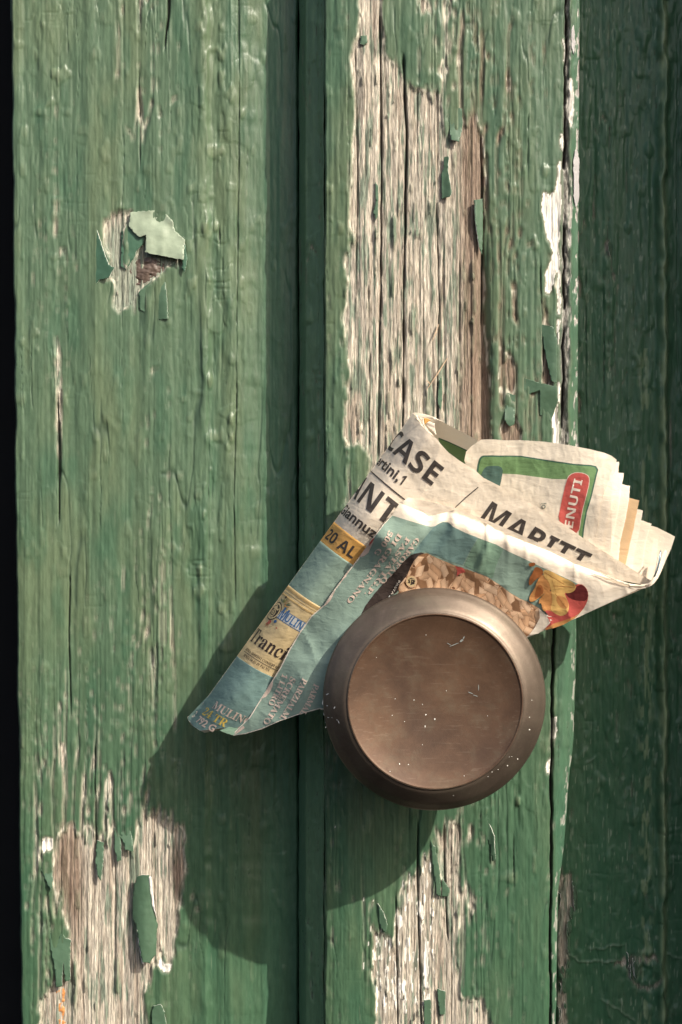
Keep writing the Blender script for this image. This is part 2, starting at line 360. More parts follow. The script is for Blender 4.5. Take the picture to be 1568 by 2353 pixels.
BOUND = {}
def plank(name, xl, xr, ncol, nom, prof, bare_polys, white_polys, stripe, cracks, bumps, seed, label, tint=0.0, y0=-190, y1=2520, ystep=3.0, wood_dark=None, extra=None, edgeround=10):
    rows = int((y1 - y0) / ystep); yy = np.linspace(y0, y1, rows)
    u = np.linspace(0, 1, ncol)
    XL = xl(yy); XR = xr(yy)
    wl = 3.0 * fbm(yy * 0, yy, 50, 80, seed + 90, 3); wr = 3.0 * fbm(yy * 0 + 40, yy, 50, 80, seed + 91, 3)
    x = (XL + wl)[:, None] * (1 - u)[None] + (XR + wr)[:, None] * u[None]
    y = np.repeat(yy[:, None], ncol, 1)
    # --- where the paint has gone
    g1 = vn(x, y, 7, 420, seed + 1); g2 = vn(x, y, 3.2, 260, seed + 2)
    wx = x + 5 * vn(x, y, 12, 26, seed + 3) + 2.5 * vn(x, y, 5, 9, seed + 4)
    wy = y + 26 * g1 + 12 * g2 + 5 * vn(x, y, 6, 8, seed + 6)
    wxs = x + 2.5 * vn(x, y, 8, 18, seed + 3) + 1.5 * vn(x, y, 4, 7, seed + 4); wys = y + 5 * g1 + 4 * vn(x, y, 5, 8, seed + 6)
    bare = np.zeros(x.shape, bool)
    for i, P in enumerate(bare_polys):
        big = max(p[1] for p in P) - min(p[1] for p in P) > 250
        bare |= inpoly(wx if big else wxs, wy if big else wys, P)
    # islands of paint left on the wood
    isl = (fbm(x, y, 9, 190, seed + 7, 3) > .60) | (fbm(x, y, 4, 50, seed + 8, 3) > .62)
    bare &= ~isl
    if seed == 300:
        for P in KEEP_C: bare &= ~inpoly(wxs, wys, P)
    st = stripe(x, y)                       # stripes of cracked paint along the grain
    gr = np.abs(vn(x + 3 * vn(x, y, 20, 70, seed + 11), y, 9.5, 300, seed + 12))
    sb = gr < np.clip(st - .1, 0, 2) * (.05 + .12 * ss(-.2, .8, vn(x, y, 25, 130, seed + 13)))
    groove = np.exp(-(gr / .16) ** 2) * np.clip(st, 0, 1)
    chips = (fbm(x, y, 6, 34, seed + 14, 3) > (.74 - .20 * st))
    bare |= sb | (chips & (st > .5))
    white = np.zeros(x.shape, bool)
    for P in white_polys: white |= inpoly(wxs, wys, P)
    if seed == 300: white |= bare & (fbm(x, y, 5, 34, 371, 3) > .30) & (y > 1850) & (y < 2330) & (x < 1000)
    pm = (~bare & ~white).astype(float)
    bl = boxblur(pm, 2, 2); bl2 = boxblur(pm, 5, 6)
    # --- relief in mm
    h = prof(x, y)
    b = bumps(x, y)
    n0 = fbm(x, y, 70, 190, seed + 20, 2); n1 = fbm(x, y, 22, 95, seed + 21, 3); n2 = vn(x, y, 7.5, 330, seed + 22); n3 = fbm(x, y, 12, 44, seed + 23, 2)
    bl_h = np.clip(fbm(x, y, 24, 44, seed + 24, 2) - .34, 0, 1) * 1.9       # blisters
    sag = fbm(x, y, 22, 170, seed + 25, 3); sag = ss(-.025, .025, sag) * .26 + ss(.22, .25, fbm(x, y, 34, 70, seed + 29, 2)) * .22      # overlapping coats with a ledge
    reg = ss(-.2, .35, fbm(x, y, 90, 330, seed + 26, 2))
    hp = .30 * n0 + b * (.50 * n1 + .17 * n3 + .8 * bl_h + .8 * sag * (1 - .4 * reg)) + (.03 + .10 * reg) * n2 * (.5 + b) + .06 * vn(x, y, 3.6, 200, seed + 27)
    hp += (.55 * vn(x, y, 48, 1100, seed + 35) + .22 * vn(x, y, 21, 700, seed + 36)) * (seed == 100)
    hl = np.exp(-(vn(x + 4 * vn(x, y, 30, 60, seed + 37), y, 26, 520, seed + 38) / .03) ** 2) * ss(-.1, .3, vn(x, y, 40, 160, seed + 39))
    hp -= .32 * hl + .25 * np.exp(-(vn(x, y, 50, 22, seed + 44) / .05) ** 2) * ss(.35, .6, vn(x, y, 60, 90, seed + 45)) * b
    hp -= .5 * groove
    lip = pm * (1 - bl2) * np.clip(vn(x, y, 12, 40, seed + 28) + .25, 0, 1) * .9
    hw = -.55 + .25 * fbm(x, y, 9, 500, seed + 30, 3) + .24 * vn(x, y, 3.3, 220, seed + 31) + .12 * vn(x, y, 2.2, 90, seed + 34) - 1.5 * np.clip(-.74 - vn(x, y, 6.5, 600, seed + 32), 0, 1) * 2.4 + .10 * vn(x, y, 3, 12, seed + 33)
    h += hp * bl + (hw + .25 * n0) * (1 - bl) + .22 * bl + lip
    h = np.where(white, h + .25, h)
    ck = 0
    for (pts, w, dp) in cracks: ck = ck + crack(x, y, pts, w, dp, seed + int(pts[0][0]) % 50)
    h += ck
    # rounded long edges
    dl = x - x[:, :1]; dr = x[:, -1:] - x
    for dd in (dl, dr): h -= np.clip(1 - dd / edgeround, 0, 1) ** 2 * 1.4
    # --- own colour of paint and wood
    t1 = ss(-.35, .45, fbm(x, y, 60, 330, seed + 40, 3)); t2 = ss(.0, .6, fbm(x, y, 40, 160, seed + 41, 3)); t3 = fbm(x, y, 5, 110, seed + 42, 3)
    c = np.ones(x.shape + (3,)) * np.array(GREEN)
    c = mixc(c, GREEN_LOW, .75 * ss(1150, 2150, y + 250 * t2))
    c = mixc(c, GREEN2, np.clip(t1 * .5 + tint, 0, 1) * (.8 - .35 * ss(1200, 2100, y))); c = mixc(c, GREEN3, t2 * .45)
    c = c * (1 + .16 * t3)[..., None]
    c = mixc(c, (.30, .33, .20), ss(.45, .9, np.clip(bl_h, 0, 1) * 1.5 + .3 * t3) * .15 * b)
    worn = ss(.62, .9, fbm(x, y, 4.5, 40, seed + 43, 2) + .35 * bl_h); c = mixc(c, (.30, .33, .23), worn * .18)
    s1 = fbm(x, y, 3.5, 160, seed + 50, 3); s2 = fbm(x, y, 11, 260, seed + 51, 3); s3 = fbm(x, y, 8, 70, seed + 52, 3); s4 = vn(x, y, 2.6, 60, seed + 53)
    w_ = np.ones(x.shape + (3,)) * np.array((.42, .375, .31))
    w_ = mixc(w_, (.63, .57, .475), ss(-.08, .42, s1)); w_ = mixc(w_, (.30, .24, .19), ss(.08, .5, s2) * .6)
    w_ = mixc(w_, (.22, .20, .175), ss(.1, .55, -s2 + .3 * s1) * .6)
    w_ = mixc(w_, (.10, .17, .125), ss(.02, .36, s3 + .25 * s4) * .7)
    w_ = mixc(w_, (.065, .05, .04), ss(.35, .75, s1 * .5 + s4 * .6) * .7)
    if wood_dark is not None:
        wd = wood_dark(x, y); w_ = mixc(w_, (.17, .11, .078), np.clip(wd, 0, 1) * .75)
    bw = (1 - bl)
    c = mixc(c, (.03, .055, .038), hl * .55)
    c = mixc(c, (0, 0, 0), bw * 0) * bl[..., None] + w_ * bw[..., None]
    eg = ss(.30, .46, bl2) * (1 - ss(.5, .62, bl2)) * ss(-.2, .5, vn(x, y, 9, 16, seed + 60)); c = mixc(c, (.62, .58, .48), eg * .75)
    c = np.where(white[..., None], np.array((.74, .71, .65)) * (1 + .12 * s1)[..., None], c)
    deep = np.clip(-ck / 2.5, 0, 1); c = mixc(c, (.035, .03, .025), deep * .85)
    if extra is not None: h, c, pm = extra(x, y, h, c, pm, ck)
    # --- mesh
    X, _, Z = W(x, y, nom); Y = -h * .001
    # sides going back
    def side(j): return X[:, [j]], np.full((rows, 1), -(nom - 24) * .001), Z[:, [j]]
    lx, ly, lz = side(0); rx_, ry_, rz = side(-1)
    X = np.hstack([lx, X, rx_]); Y = np.hstack([ly, Y, ry_]); Z = np.hstack([lz, Z, rz])
    pad = lambda a: np.concatenate([a[:, :1], a, a[:, -1:]], 1)
    c = pad(c); pm_ = pad(np.where(white, .3, np.clip(pm, 0, 1) * bl))
    nc = ncol + 2; co_ = np.stack([X - DB[0], Y - DB[1], Z - DB[2]], -1).reshape(-1, 3).astype(np.float32)
    idx = np.arange(rows * nc).reshape(rows, nc)
    q = np.stack([idx[1:, :-1], idx[1:, 1:], idx[:-1, 1:], idx[:-1, :-1]], -1).reshape(-1, 4).astype(np.int32)
    me = bpy.data.meshes.new(name); me.vertices.add(len(co_)); me.vertices.foreach_set('co', co_.ravel())
    me.loops.add(q.size); me.loops.foreach_set('vertex_index', q.ravel())
    me.polygons.add(len(q)); me.polygons.foreach_set('loop_start', np.arange(0, q.size, 4, dtype=np.int32))
    me.update(calc_edges=True); me.validate()
    me.polygons.foreach_set('use_smooth', np.ones(len(q), bool))
    a = me.attributes.new('Col', 'FLOAT_COLOR', 'POINT')
    a.data.foreach_set('color', np.concatenate([np.clip(c, 0, 1), np.ones(c.shape[:2] + (1,))], -1).astype(np.float32).ravel())
    a = me.attributes.new('paint', 'FLOAT', 'POINT'); a.data.foreach_set('value', pm_.astype(np.float32).ravel())
    me.materials.append(M_DOOR)
    o = bpy.data.objects.new(name, me); COL.objects.link(o); o.parent = door
    if label: o['label'] = label
    # remember the rim of the paint for loose flakes
    rim = (bl2 > .35) & (bl2 < .65)
    BOUND[name] = (x, y, h, rim, boxblur(pm, 3, 3), o)
    return o

cst = lambda v: (lambda y: np.full(y.shape, float(v)))
yint = lambda ys, xs: (lambda y: np.interp(y, ys, xs))
XLL = yint([-200, 0, 1300, 2400], [24, 25, 36, 49])
RP = yint([-200, 0, 950, 1551, 1700, 1926, 2050, 2400], [1337, 1336, 1333, 1326, 1321, 1300, 1288, 1280])

def extra_l(x, y, h, c, pm, ck):
    k = ss(.25, .5, blob(x, y, 310, 620, 90, 120)) * (1 - pm); c = mixc(c, (.21, .25, .20), k * .75)
    c = mixc(c, (.055, .135, .08), .7 * ss(590, 620, x) * (pm > .5))  # shade tone put into the paint where the middle board's shadow lies
    return h, c, pm
def prof_left(x, y):
    x = x + 3.5 * vn(x * 0, y, 30, 60, 881) + 2 * vn(x * 0, y, 30, 21, 882)
    h = np.interp(x, [20, 60, 380, 440, 462, 474, 487, 497, 530, 560, 600, 640, 690], [-18.2, -18, -18, -18.2, -18.0, -18.1, -19.6, -19.8, -19.3, -20.1, -22.0, -22.6, -22.8])
    return h + .25 * np.exp(-((x - 468) / 7) ** 2) * (1 + .6 * vn(x, y, 40, 50, 880))
P1 = plank('plank', XLL, cst(685), 345, -18, prof_left, BARE_L, WHITE_L,
      lambda x, y: 1.35 * blob(x, y, 190, 1790, 120, 190) + .42 * blob(x, y, 370, 1250, 38, 330) + .8 * blob(x, y, 345, 120, 50, 250) + .5 * blob(x, y, 330, 1520, 90, 160) + .9 * blob(x, y, 110, 2150, 40, 260) + .3 * blob(x, y, 130, 500, 50, 300) + .35 * blob(x, y, 395, 2150, 60, 200) + .07,
      [([(132, 900), (136, 1030), (135, 1210)], 3.0, 2.0), ([(160, 1280), (158, 1500), (163, 1650)], 1.6, 1.5), ([(545, -190), (550, 200), (545, 600), (542, 900), (537, 1150), (540, 1400)], 1.6, .9),
       ([(388, -190), (388, 40), (378, 120)], 3, 2.5), ([(320, 150), (322, 400)], 1.6, 1), ([(502, 500), (504, 580)], 2.2, .9), ([(218, 1700), (222, 2000)], 2.0, 1.5), ([(472, 600), (478, 900), (480, 1300), (475, 1900)], 1.2, .35)],
      lambda x, y: .36 + .7 * blob(x, y, 500, 600, 60, 900) + .35 * blob(x, y, 100, 300, 90, 700) + .5 * blob(x, y, 440, 1250, 60, 160), 100, 'broad left board with a bare patch low down and a torn paint blister high up', .12, edgeround=6,
      wood_dark=lambda x, y: blob(x, y, 150, 1990, 32, 120) + blob(x, y, 410, 2010, 14, 80) + .7 * blob(x, y, 175, 2080, 20, 200), extra=extra_l)
P2 = plank('plank', cst(687.5), cst(747), 32, -18, lambda x, y: np.interp(x, [685, 694, 704, 716, 730, 737, 742, 748], [-19, -14.5, -10.0, -8.3, -6.4, -5.2, -4.3, -2.8]), [], [],
      lambda x, y: .25 + 0 * x, [([(700, 1000), (703, 1700)], 1.3, 1.0)], lambda x, y: .75 + 0 * x, 200, 'narrow sunken strip between the left board and the raised middle board', .3, edgeround=3, extra=lambda x, y, h, c, pm, ck: (h, mixc(c, (.095, .185, .105), .7 * (pm > .5)), pm))  # paint lightened to lift the strip out of its deep shade

def prof_c(x, y):
    e = RP(y)
    h = np.interp(x, [738, 746, 760, 800, 840], [-2.6, -1.7, -1.2, -.3, 0])
    return h - 2.2 * ss(-34, -4, x - e) - .5 * ss(1180, 1290, x) + .25 * np.exp(-((x - 1215) / 30) ** 2)
CRX = yint([-200, 0, 150, 600, 1000, 1300, 1560, 1750, 2180, 2400], [1300, 1305, 1303, 1301, 1297, 1278, 1270, 1268, 1266, 1266])
def extra_c(x, y, h, c, pm, ck):
    xc = CRX(y) + 3 * fbm(x * 0, y, 50, 40, 801, 3)
    wd = np.interp(y, [-200, 200, 500, 1000, 1250, 1500, 2400], [3.5, 5.5, 8.5, 9.5, 4.5, 2.6, 2.4]) * (1 + .3 * vn(x * 0, y, 10, 35, 811))
    g = np.exp(-(np.abs(x - xc) / wd) ** 3)
    h = h - g * np.where(y < 1200, 1.5, 3.0) + g * .7 * fbm(x, y, 4, 14, 821, 2)
    grey = mixc(np.ones(x.shape + (3,)) * np.array((.20, .19, .17)), (.46, .43, .39), ss(.1, .6, fbm(x, y, 4, 18, 831, 3)))
    dark = np.ones(x.shape + (3,)) * np.array((.05, .045, .04))
    gc = np.where((y < 1200)[..., None], grey, dark)
    c = c * (1 - g[..., None]) + gc * g[..., None]; pm = pm * (1 - g)
    x2 = xc - 3 + 3 * vn(x * 0, y, 30, 28, 841); g2_ = np.exp(-(np.abs(x - x2) / (2.6 + 1.5 * vn(x * 0, y, 30, 50, 842))) ** 2) * (y < 1150) * ss(.0, .25, .45 + vn(x * 0, y, 30, 60, 843))
    h = h - 2.6 * g2_; c = mixc(c, (.04, .035, .03), np.clip(g2_ * 1.3, 0, 1)); pm = pm * (1 - g2_)
    e_ = RP(y) - 4; rw = (ss(.10, .3, fbm(x, y, 6, 24, 851, 3) - np.abs(x - e_) / 22 + .12) + ss(.18, .4, fbm(x, y, 5, 30, 852, 3) - np.abs(x - xc - wd - 2) / 16 + .1) * (y < 1200)) * np.where(y < 1150, 1, .55)
    rw = np.clip(rw, 0, 1); c = mixc(c, np.array((.50, .47, .43)) * 1.0, rw); pm = pm * (1 - rw); h = h - .35 * rw
    # fresher glossy green to the right of the crack
    r = ss(4, 10, x - xc - wd) * (pm > .5)
    c = mixc(c, (.066, .150, .095), r * .5)
    # deep dark hollow on the right side of the bare strip
    w = blob(x, y, 1112, 850, 14, 330); h = h - 3.6 * np.clip(w, 0, 1)
    # bruised smoother patch on top
    k = blob(x, y, 965, 60, 42, 90); h = h + .9 * k
    return h, c, pm
P3 = plank('plank', cst(746), RP, 310, 0, prof_c, BARE_C, WHITE_C,
      lambda x, y: 1.25 * blob(x, y, 1060, 130, 50, 260) + .9 * blob(x, y, 1165, 560, 55, 420) + .9 * blob(x, y, 1175, 900, 50, 130) + .8 * blob(x, y, 1010, 80, 60, 150) + 1.0 * blob(x, y, 1085, 1950, 35, 220) + .8 * blob(x, y, 1060, 2250, 70, 160) + .7 * blob(x, y, 805, 700, 14, 700) + .6 * blob(x, y, 760, 1700, 16, 500) + .5 * blob(x, y, 840, 2150, 30, 150) + .45 * blob(x, y, 1275, 1800, 18, 260) + .12,
      [([(873, 20), (877, 300), (876, 620), (868, 1060)], 2.3, 2.4), ([(925, 120), (935, 300), (930, 560), (926, 1040)], 2.6, 2.8), ([(1004, 450), (1010, 700), (1005, 1000)], 2.0, 1.8), ([(846, 650), (850, 800), (848, 1040)], 1.8, 1.5), ([(816, 100), (822, 400), (818, 660)], 2.0, 1.2),
       ([(960, 1880), (962, 2100), (970, 2400)], 2.5, 2.0), ([(910, 2050), (915, 2400)], 2.0, 1.8), ([(1240, 580), (1250, 800), (1246, 900)], 1.6, 1.0), ([(1215, 250), (1212, 420)], 1.3, .8), ([(1020, 1880), (1030, 2180)], 2, 1.6), ([(1180, 1900), (1182, 2050)], 1.2, .8), ([(1104, 300), (1110, 500), (1108, 760)], 3, 2)],
      lambda x, y: .35 + .35 * blob(x, y, 1230, 300, 60, 600) + .9 * blob(x, y, 1180, 1880, 70, 110) + .4 * blob(x, y, 780, 900, 40, 700), 300, 'raised middle board with a long bare strip of grey wood', .05, edgeround=4,
      wood_dark=lambda x, y: ss(1035, 1080, x) * (y < 1300) * 1.0, extra=extra_c)

def prof_r(x, y):
    xr = 1524 + 5 * vn(x * 0, y, 30, 120, 951) + 5 * vn(x * 0, y, 30, 34, 952)
    h = -18.5 + .8 * np.exp(-((x - 1400) / 26) ** 2) + 2.6 * np.exp(-((x - xr) / 11) ** 2) - 2.0 * ss(0, 16, x - xr) + .7 * blob(x, y, 1470, 1500, 18, 900)
    kn = blob(x, y, 1484, 2233, 36, 38)
    return h + kn * (.9 + .8 * fbm(x, y, 14, 14, 961, 3)) - 1.6 * blob(x, y, 1484, 2235, 20, 22)
def cr_any(x, y, A, B, w, d, s):
    ax, ay = A; bx, by = B; L = math.hypot(bx - ax, by - ay); ux, uy = (bx - ax) / L, (by - ay) / L
    t = (x - ax) * ux + (y - ay) * uy; n = -(x - ax) * uy + (y - ay) * ux + 9 * fbm(t, t * 0, 22, 9, s, 4)
    f = ss(-6, 6, t) * (1 - ss(L - 12, L + 2, t))
    return f * np.exp(-(n / w) ** 2) * d
def extra_r(x, y, h, c, pm, ck):
    for i, (A, B) in enumerate([((1384, 2292), (1462, 2353)), ((1432, 2300), (1436, 2330)), ((1330, 2212), (1440, 2206)), ((1330, 2212), (1300, 2190)), ((1530, 2196), (1600, 2210)), ((1350, 2180), (1440, 2168)), ((1528, 2290), (1545, 2353)), ((1395, 2300), (1406, 2345)), ((1345, 1750), (1372, 1738)), ((1398, 1730), (1412, 1760)), ((1440, 1720), (1432, 1745)), ((1305, 1000), (1330, 960))]):
        g = cr_any(x, y, A, B, 1.7, 1, 970 + i)
        h = h + .5 * g; c = mixc(c, (.40, .42, .33), np.clip(g, 0, 1) * .45)
    c = mixc(c, (.048, .14, .075), .65 * (pm > .5))
    ridge_light = np.exp(-((x - 1526) / 9) ** 2) * (.6 + .5 * vn(x, y, 14, 26, 988)) + .45 * np.exp(-((x - 1483) / 16) ** 2) * ss(.1, .4, fbm(x, y, 9, 40, 987, 2)) * (y > 800)
    c = mixc(c, (.34, .42, .24), np.clip(ridge_light * 1.2, 0, 1) * .85)  # ridge and bumps painted lighter, as if catching the light
    sc_ = ss(.52, .7, fbm(x, y, 3.2, 30, 991, 2)); c = mixc(c, (.26, .33, .24), sc_ * .6)
    return h, c, pm
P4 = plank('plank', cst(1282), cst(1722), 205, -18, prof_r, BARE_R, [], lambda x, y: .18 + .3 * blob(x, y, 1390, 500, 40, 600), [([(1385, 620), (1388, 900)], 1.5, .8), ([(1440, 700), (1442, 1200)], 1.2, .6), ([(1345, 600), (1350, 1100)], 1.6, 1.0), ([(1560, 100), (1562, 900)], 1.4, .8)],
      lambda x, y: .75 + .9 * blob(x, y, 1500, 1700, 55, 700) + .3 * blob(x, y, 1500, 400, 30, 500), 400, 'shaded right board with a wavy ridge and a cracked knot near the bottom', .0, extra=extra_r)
# give the first four planks their place in the door; the strip beyond the frame is plain
def box_obj(name, x0, x1, y0, y1, z0, z1, mat, parent=None, bev=.001):
    bm = bmesh.new(); bmesh.ops.create_cube(bm, size=1)
    for v in bm.verts: v.co = Vector(((x0 + x1) / 2 + v.co.x * (x1 - x0), (y0 + y1) / 2 + v.co.y * (y1 - y0), (z0 + z1) / 2 + v.co.z * (z1 - z0)))
    if parent is door:
        for v in bm.verts: v.co -= Vector(DB)
    bmesh.ops.bevel(bm, geom=bm.edges[:], offset=bev, segments=2, affect='EDGES')
    me = bpy.data.meshes.new(name); bm.to_mesh(me); bm.free(); me.materials.append(mat)
    o = bpy.data.objects.new(name, me); COL.objects.link(o)
    if parent: o.parent = parent
    return o
M_PLAIN = flake_material('green_gloss_paint', (.06, .14, .085), None)
xj = (1346 + 6.9 * 60 - CX) * K
post = box_obj('shade_post', xj, xj + .06, -.060, .03, -.30, .42, M_PLAIN)  # unseen post added to throw shade over the right board
finish(post, 'green painted post added out of view to shade the right board', 'shading post')
box_obj('light_stop', -.125, .30, .032, .06, .185, .48, M_PLAIN, door)  # hidden block added above the boards to keep sun out of the gap
dark_backing = box_obj('dark_backing', -.35, .35, .075, .10, -.35, .42, M_VOID); finish(dark_backing, kind='structure')  # near-black sheet added so that the left gap looks dark

# ------------------------------------------------------------------ loose paint flakes
FLAKES = []
def flake(P, hb, mat, host, lift, thick=.00022, pitch=4.0, name='paint_flake', label=None):
    """P outline; hb(x,y) base height; lift(x,y) extra mm"""
    s = Sheet(lambda x, y: hb + lift(x, y) + .16 * fbm(x, y, 14, 26, 555, 3)); s.poly(P, mat, 0, pitch)
    o = s.build(name, host, thick * 1.3, DB)
    if name == 'paint_flake':
        o.data.materials.append(M_WHITE); md = o.modifiers['thick']; md.material_offset_rim = 1
    if label: o['label'] = label
    FLAKES.append(o)
    return o
def jag(P, a, seed):
    r = random.Random(int(seed)); Q = []
    for i, p in enumerate(P):
        q = P[(i + 1) % len(P)]; L = math.hypot(q[0] - p[0], q[1] - p[1]); n = max(1, int(L / 4.5))
        for k in range(n):
            t = k / n; Q.append((p[0] + (q[0] - p[0]) * t + r.uniform(-a, a) * 1.5, p[1] + (q[1] - p[1]) * t + r.uniform(-a, a) * 1.5))
    return Q
# big torn blister on the left board
flake(jag(z4((600, 975), (740, 965), (790, 1010), (805, 1060), (850, 1100), (843, 1195), (740, 1175), (668, 1160), (672, 1080), (640, 1090), (592, 1040)), .8, 1), -18.2, M_UNDER, P1,
      lambda x, y: 1.0 + 2.2 * ss(480, 600, y) * ss(270, 380, x) - .9 * ((x - 370) / 60) ** 2 * 0 + .5 * vn(x, y, 30, 30, 51), label='pale curled paint with its underside turned out')
flake(jag(z4((560, 1060), (600, 1040), (640, 1090), (672, 1078), (660, 1120), (630, 1150), (615, 1190), (580, 1240), (556, 1225)), .6, 44), -18.0, M_FLAKED, P1, lambda x, y: .25 + .5 * ss(280, 335, x))
flake(jag(z4((440, 1040), (470, 1130), (490, 1190), (500, 1215), (525, 1230), (500, 1275), (460, 1285), (415, 1330), (410, 1180), (420, 1100)), .7, 2), -18.0, M_FLAKED, P1, lambda x, y: .5 + 2.2 * ss(205, 262, x), label='lifted dark edge of the torn blister')
flake(jag(z4((845, 1085), (862, 1190), (850, 1250), (838, 1240), (838, 1190)), .6, 3), -18.0, M_FLAKED, P1, lambda x, y: 1.6 + 0 * x)
flake(jag(z4((700, 1290), (760, 1280), (775, 1465), (735, 1470), (640, 1420), (640, 1340)), .7, 4), -17.8, M_FLAKE, P1, lambda x, y: .25 + 1.1 * ss(350, 388, x) * ss(640, 700, y))
# long curled flake on the lower bare patch
flake(jag(z7((630, 925), (650, 918), (685, 920), (697, 1000), (712, 1080), (725, 1150), (718, 1280), (690, 1325), (655, 1320), (640, 1240), (625, 1150), (610, 1120), (612, 980)), .7, 5), -18.5, M_FLAKE, P1,
      lambda x, y: 3.4 - 2.6 * ((x - 334) / 26) ** 2 * .5 + .8 * ss(2000, 2200, y), label='long green curled flake standing off the bare wood')
flake(jag(z7((690, 925), (697, 930), (712, 1075), (722, 1120), (716, 1100), (700, 1060), (684, 930)), .3, 6), -16.0, M_WHITE, P1, lambda x, y: .9 + 0 * x)
flake(jag(z7((630, 1170), (640, 1200), (655, 1310), (665, 1330), (652, 1325), (636, 1230)), .3, 7), -16.0, M_WHITE, P1, lambda x, y: .9 + 0 * x)
flake(jag(z7((560, 708), (600, 705), (612, 760), (615, 808), (600, 812), (575, 800), (570, 770), (556, 745)), .8, 8), -18.4, M_FLAKE, P1, lambda x, y: .6 + 1.6 * ss(1900, 1960, y))
flake(jag(z7((525, 700), (555, 720), (558, 780), (560, 850), (540, 860), (528, 800)), .8, 9), -18.4, M_FLAKE, P1, lambda x, y: .5 + 1.5 * ss(1900, 1975, y))
flake(jag(z7((445, 760), (478, 770), (475, 860), (465, 945), (450, 930), (440, 860)), .8, 10), -18.4, M_FLAKE, P1, lambda x, y: .4 + 1.4 * ss(1930, 2020, y))
flake(jag(z7((195, 860), (240, 850), (245, 940), (235, 1000), (210, 940), (190, 900)), .8, 11), -18.2, M_FLAKE, P1, lambda x, y: .6 + 1.4 * ss(2000, 2040, y))
flake(jag(z7((225, 1205), (250, 1160), (258, 1230), (290, 1180), (300, 1210), (325, 1215), (325, 1400), (300, 1412), (292, 1320), (285, 1430), (258, 1435), (250, 1330), (235, 1270)), .8, 12), -18.3, M_FLAKE, P1, lambda x, y: .7 + 1.5 * ss(2150, 2260, y))
flake(jag(z7((705, 1520), (740, 1515), (758, 1550), (765, 1620), (700, 1620), (698, 1560)), .7, 13), -18.3, M_FLAKE, P1, lambda x, y: 1.4 + 0 * x)
# middle board
flake(jag(z5((592, 642), (612, 640), (608, 700), (618, 745), (624, 790), (618, 805), (582, 815), (580, 720), (590, 690)), .5, 20), -.4, M_FLAKE, P3, lambda x, y: .8 + 1.2 * ss(1015, 1040, x))
flake(jag(z5((715, 820), (750, 815), (752, 900), (748, 1045), (738, 1020), (728, 960), (718, 900)), .5, 21), -.4, M_FLAKE, P3, lambda x, y: .6 + 1.4 * ss(1108, 1092, x))
flake(jag(z5((615, 440), (665, 445), (668, 520), (655, 582), (620, 572), (612, 500)), .6, 22), -.4, M_FLAKE, P3, lambda x, y: .5 + 1.4 * ss(290, 325, y))
flake(jag(z5((985, 1330), (1040, 1340), (1055, 1390), (1055, 1570), (1030, 1560), (1000, 1420)), .6, 23), -.6, M_FLAKE, P3, lambda x, y: .5 + 1.2 * ss(1240, 1275, x))
flake(jag(z5((895, 1540), (940, 1555), (985, 1570), (1055, 1585), (1060, 1640), (1030, 1730), (985, 1700), (985, 1600), (930, 1620), (890, 1590)), .6, 24), -.5, M_FLAKE, P3, lambda x, y: .6 + 1.5 * ss(1190, 1270, x) * (1 - ss(890, 960, y)), label='loose green flake curling off beside the crack')
flake(jag(z5((848, 1610), (885, 1620), (882, 1740), (860, 1750), (840, 1720)), .6, 25), -.5, M_FLAKE, P3, lambda x, y: .5 + 1.3 * ss(920, 970, y))
flake(jag(z5((310, 745), (322, 760), (322, 880), (312, 905), (302, 870), (312, 830)), .5, 26), -.6, M_FLAKE, P3, lambda x, y: .8 + 0 * x)
flake(jag(z5((572, 1560), (582, 1540), (585, 1640), (578, 1690), (566, 1650)), .4, 27), -.6, M_FLAKE, P3, lambda x, y: .9 + 0 * x)
flake(jag(z5((250, 148), (275, 145), (280, 175), (262, 185), (248, 178)), .5, 28), -.5, M_FLAKE, P3, lambda x, y: .6 + 0 * x)
flake(jag(z8((652, 590), (665, 620), (680, 680), (705, 740), (710, 850), (695, 855), (685, 790), (660, 720), (650, 640)), .5, 29), -.2, M_FLAKE, P3, lambda x, y: .8 + 1.2 * ss(1120, 1140, x))
flake(jag(z8((412, 760), (432, 790), (455, 900), (460, 1020), (440, 1010), (425, 900)), .5, 30), -.4, M_FLAKE, P3, lambda x, y: 1.0 + 0 * x)
flake(jag(z8((170, 1050), (195, 1090), (215, 1150), (205, 1185), (180, 1160), (172, 1110)), .5, 31), -.2, M_FLAKE, P3, lambda x, y: .9 + .6 * ss(865, 890, x))
flake(jag(z8((380, 1495), (412, 1490), (415, 1620), (385, 1640)), .5, 32), -.4, M_FLAKE, P3, lambda x, y: .8 + 0 * x)
flake(jag(z8((440, 1440), (480, 1455), (478, 1560), (455, 1560)), .5, 33), -.4, M_FLAKE, P3, lambda x, y: .8 + 0 * x)
flake(jag(z8((465, 935), (500, 985), (495, 1015), (465, 1020)), .5, 34), -.4, M_FLAKE, P3, lambda x, y: .8 + 0 * x)
# white curled flake by the crack
def curl(name, cx, y0, y1, r, h0, mat, host, label=None):
    V = []; F = []; n = 14; rows = int((y1 - y0) / 6)
    for i in range(rows + 1):
        y = y0 + (y1 - y0) * i / rows; rr = r * (1 + .12 * math.sin(i * .7)) * min(1, .5 + min(i, rows - i) * .25)
        for k in range(n):
            a = math.radians(-200 + 290 * k / (n - 1)); q = W(cx + 2 * math.sin(i * .35), y, h0)
            V.append((float(q[0]) + rr * math.cos(a) - DB[0], float(q[1]) + rr * math.sin(a) - rr - DB[1], float(q[2]) - DB[2]))
    for i in range(rows):
        for k in range(n - 1): F.append([i * n + k, i * n + k + 1, (i + 1) * n + k + 1, (i + 1) * n + k])
    o = mesh_obj(name, V, F, mat, host); m = o.modifiers.new('thick', 'SOLIDIFY'); m.thickness = .0003
    if label: o['label'] = label
M_WCURL = flake_material('greyed_white_paint', (.42, .40, .40), None)
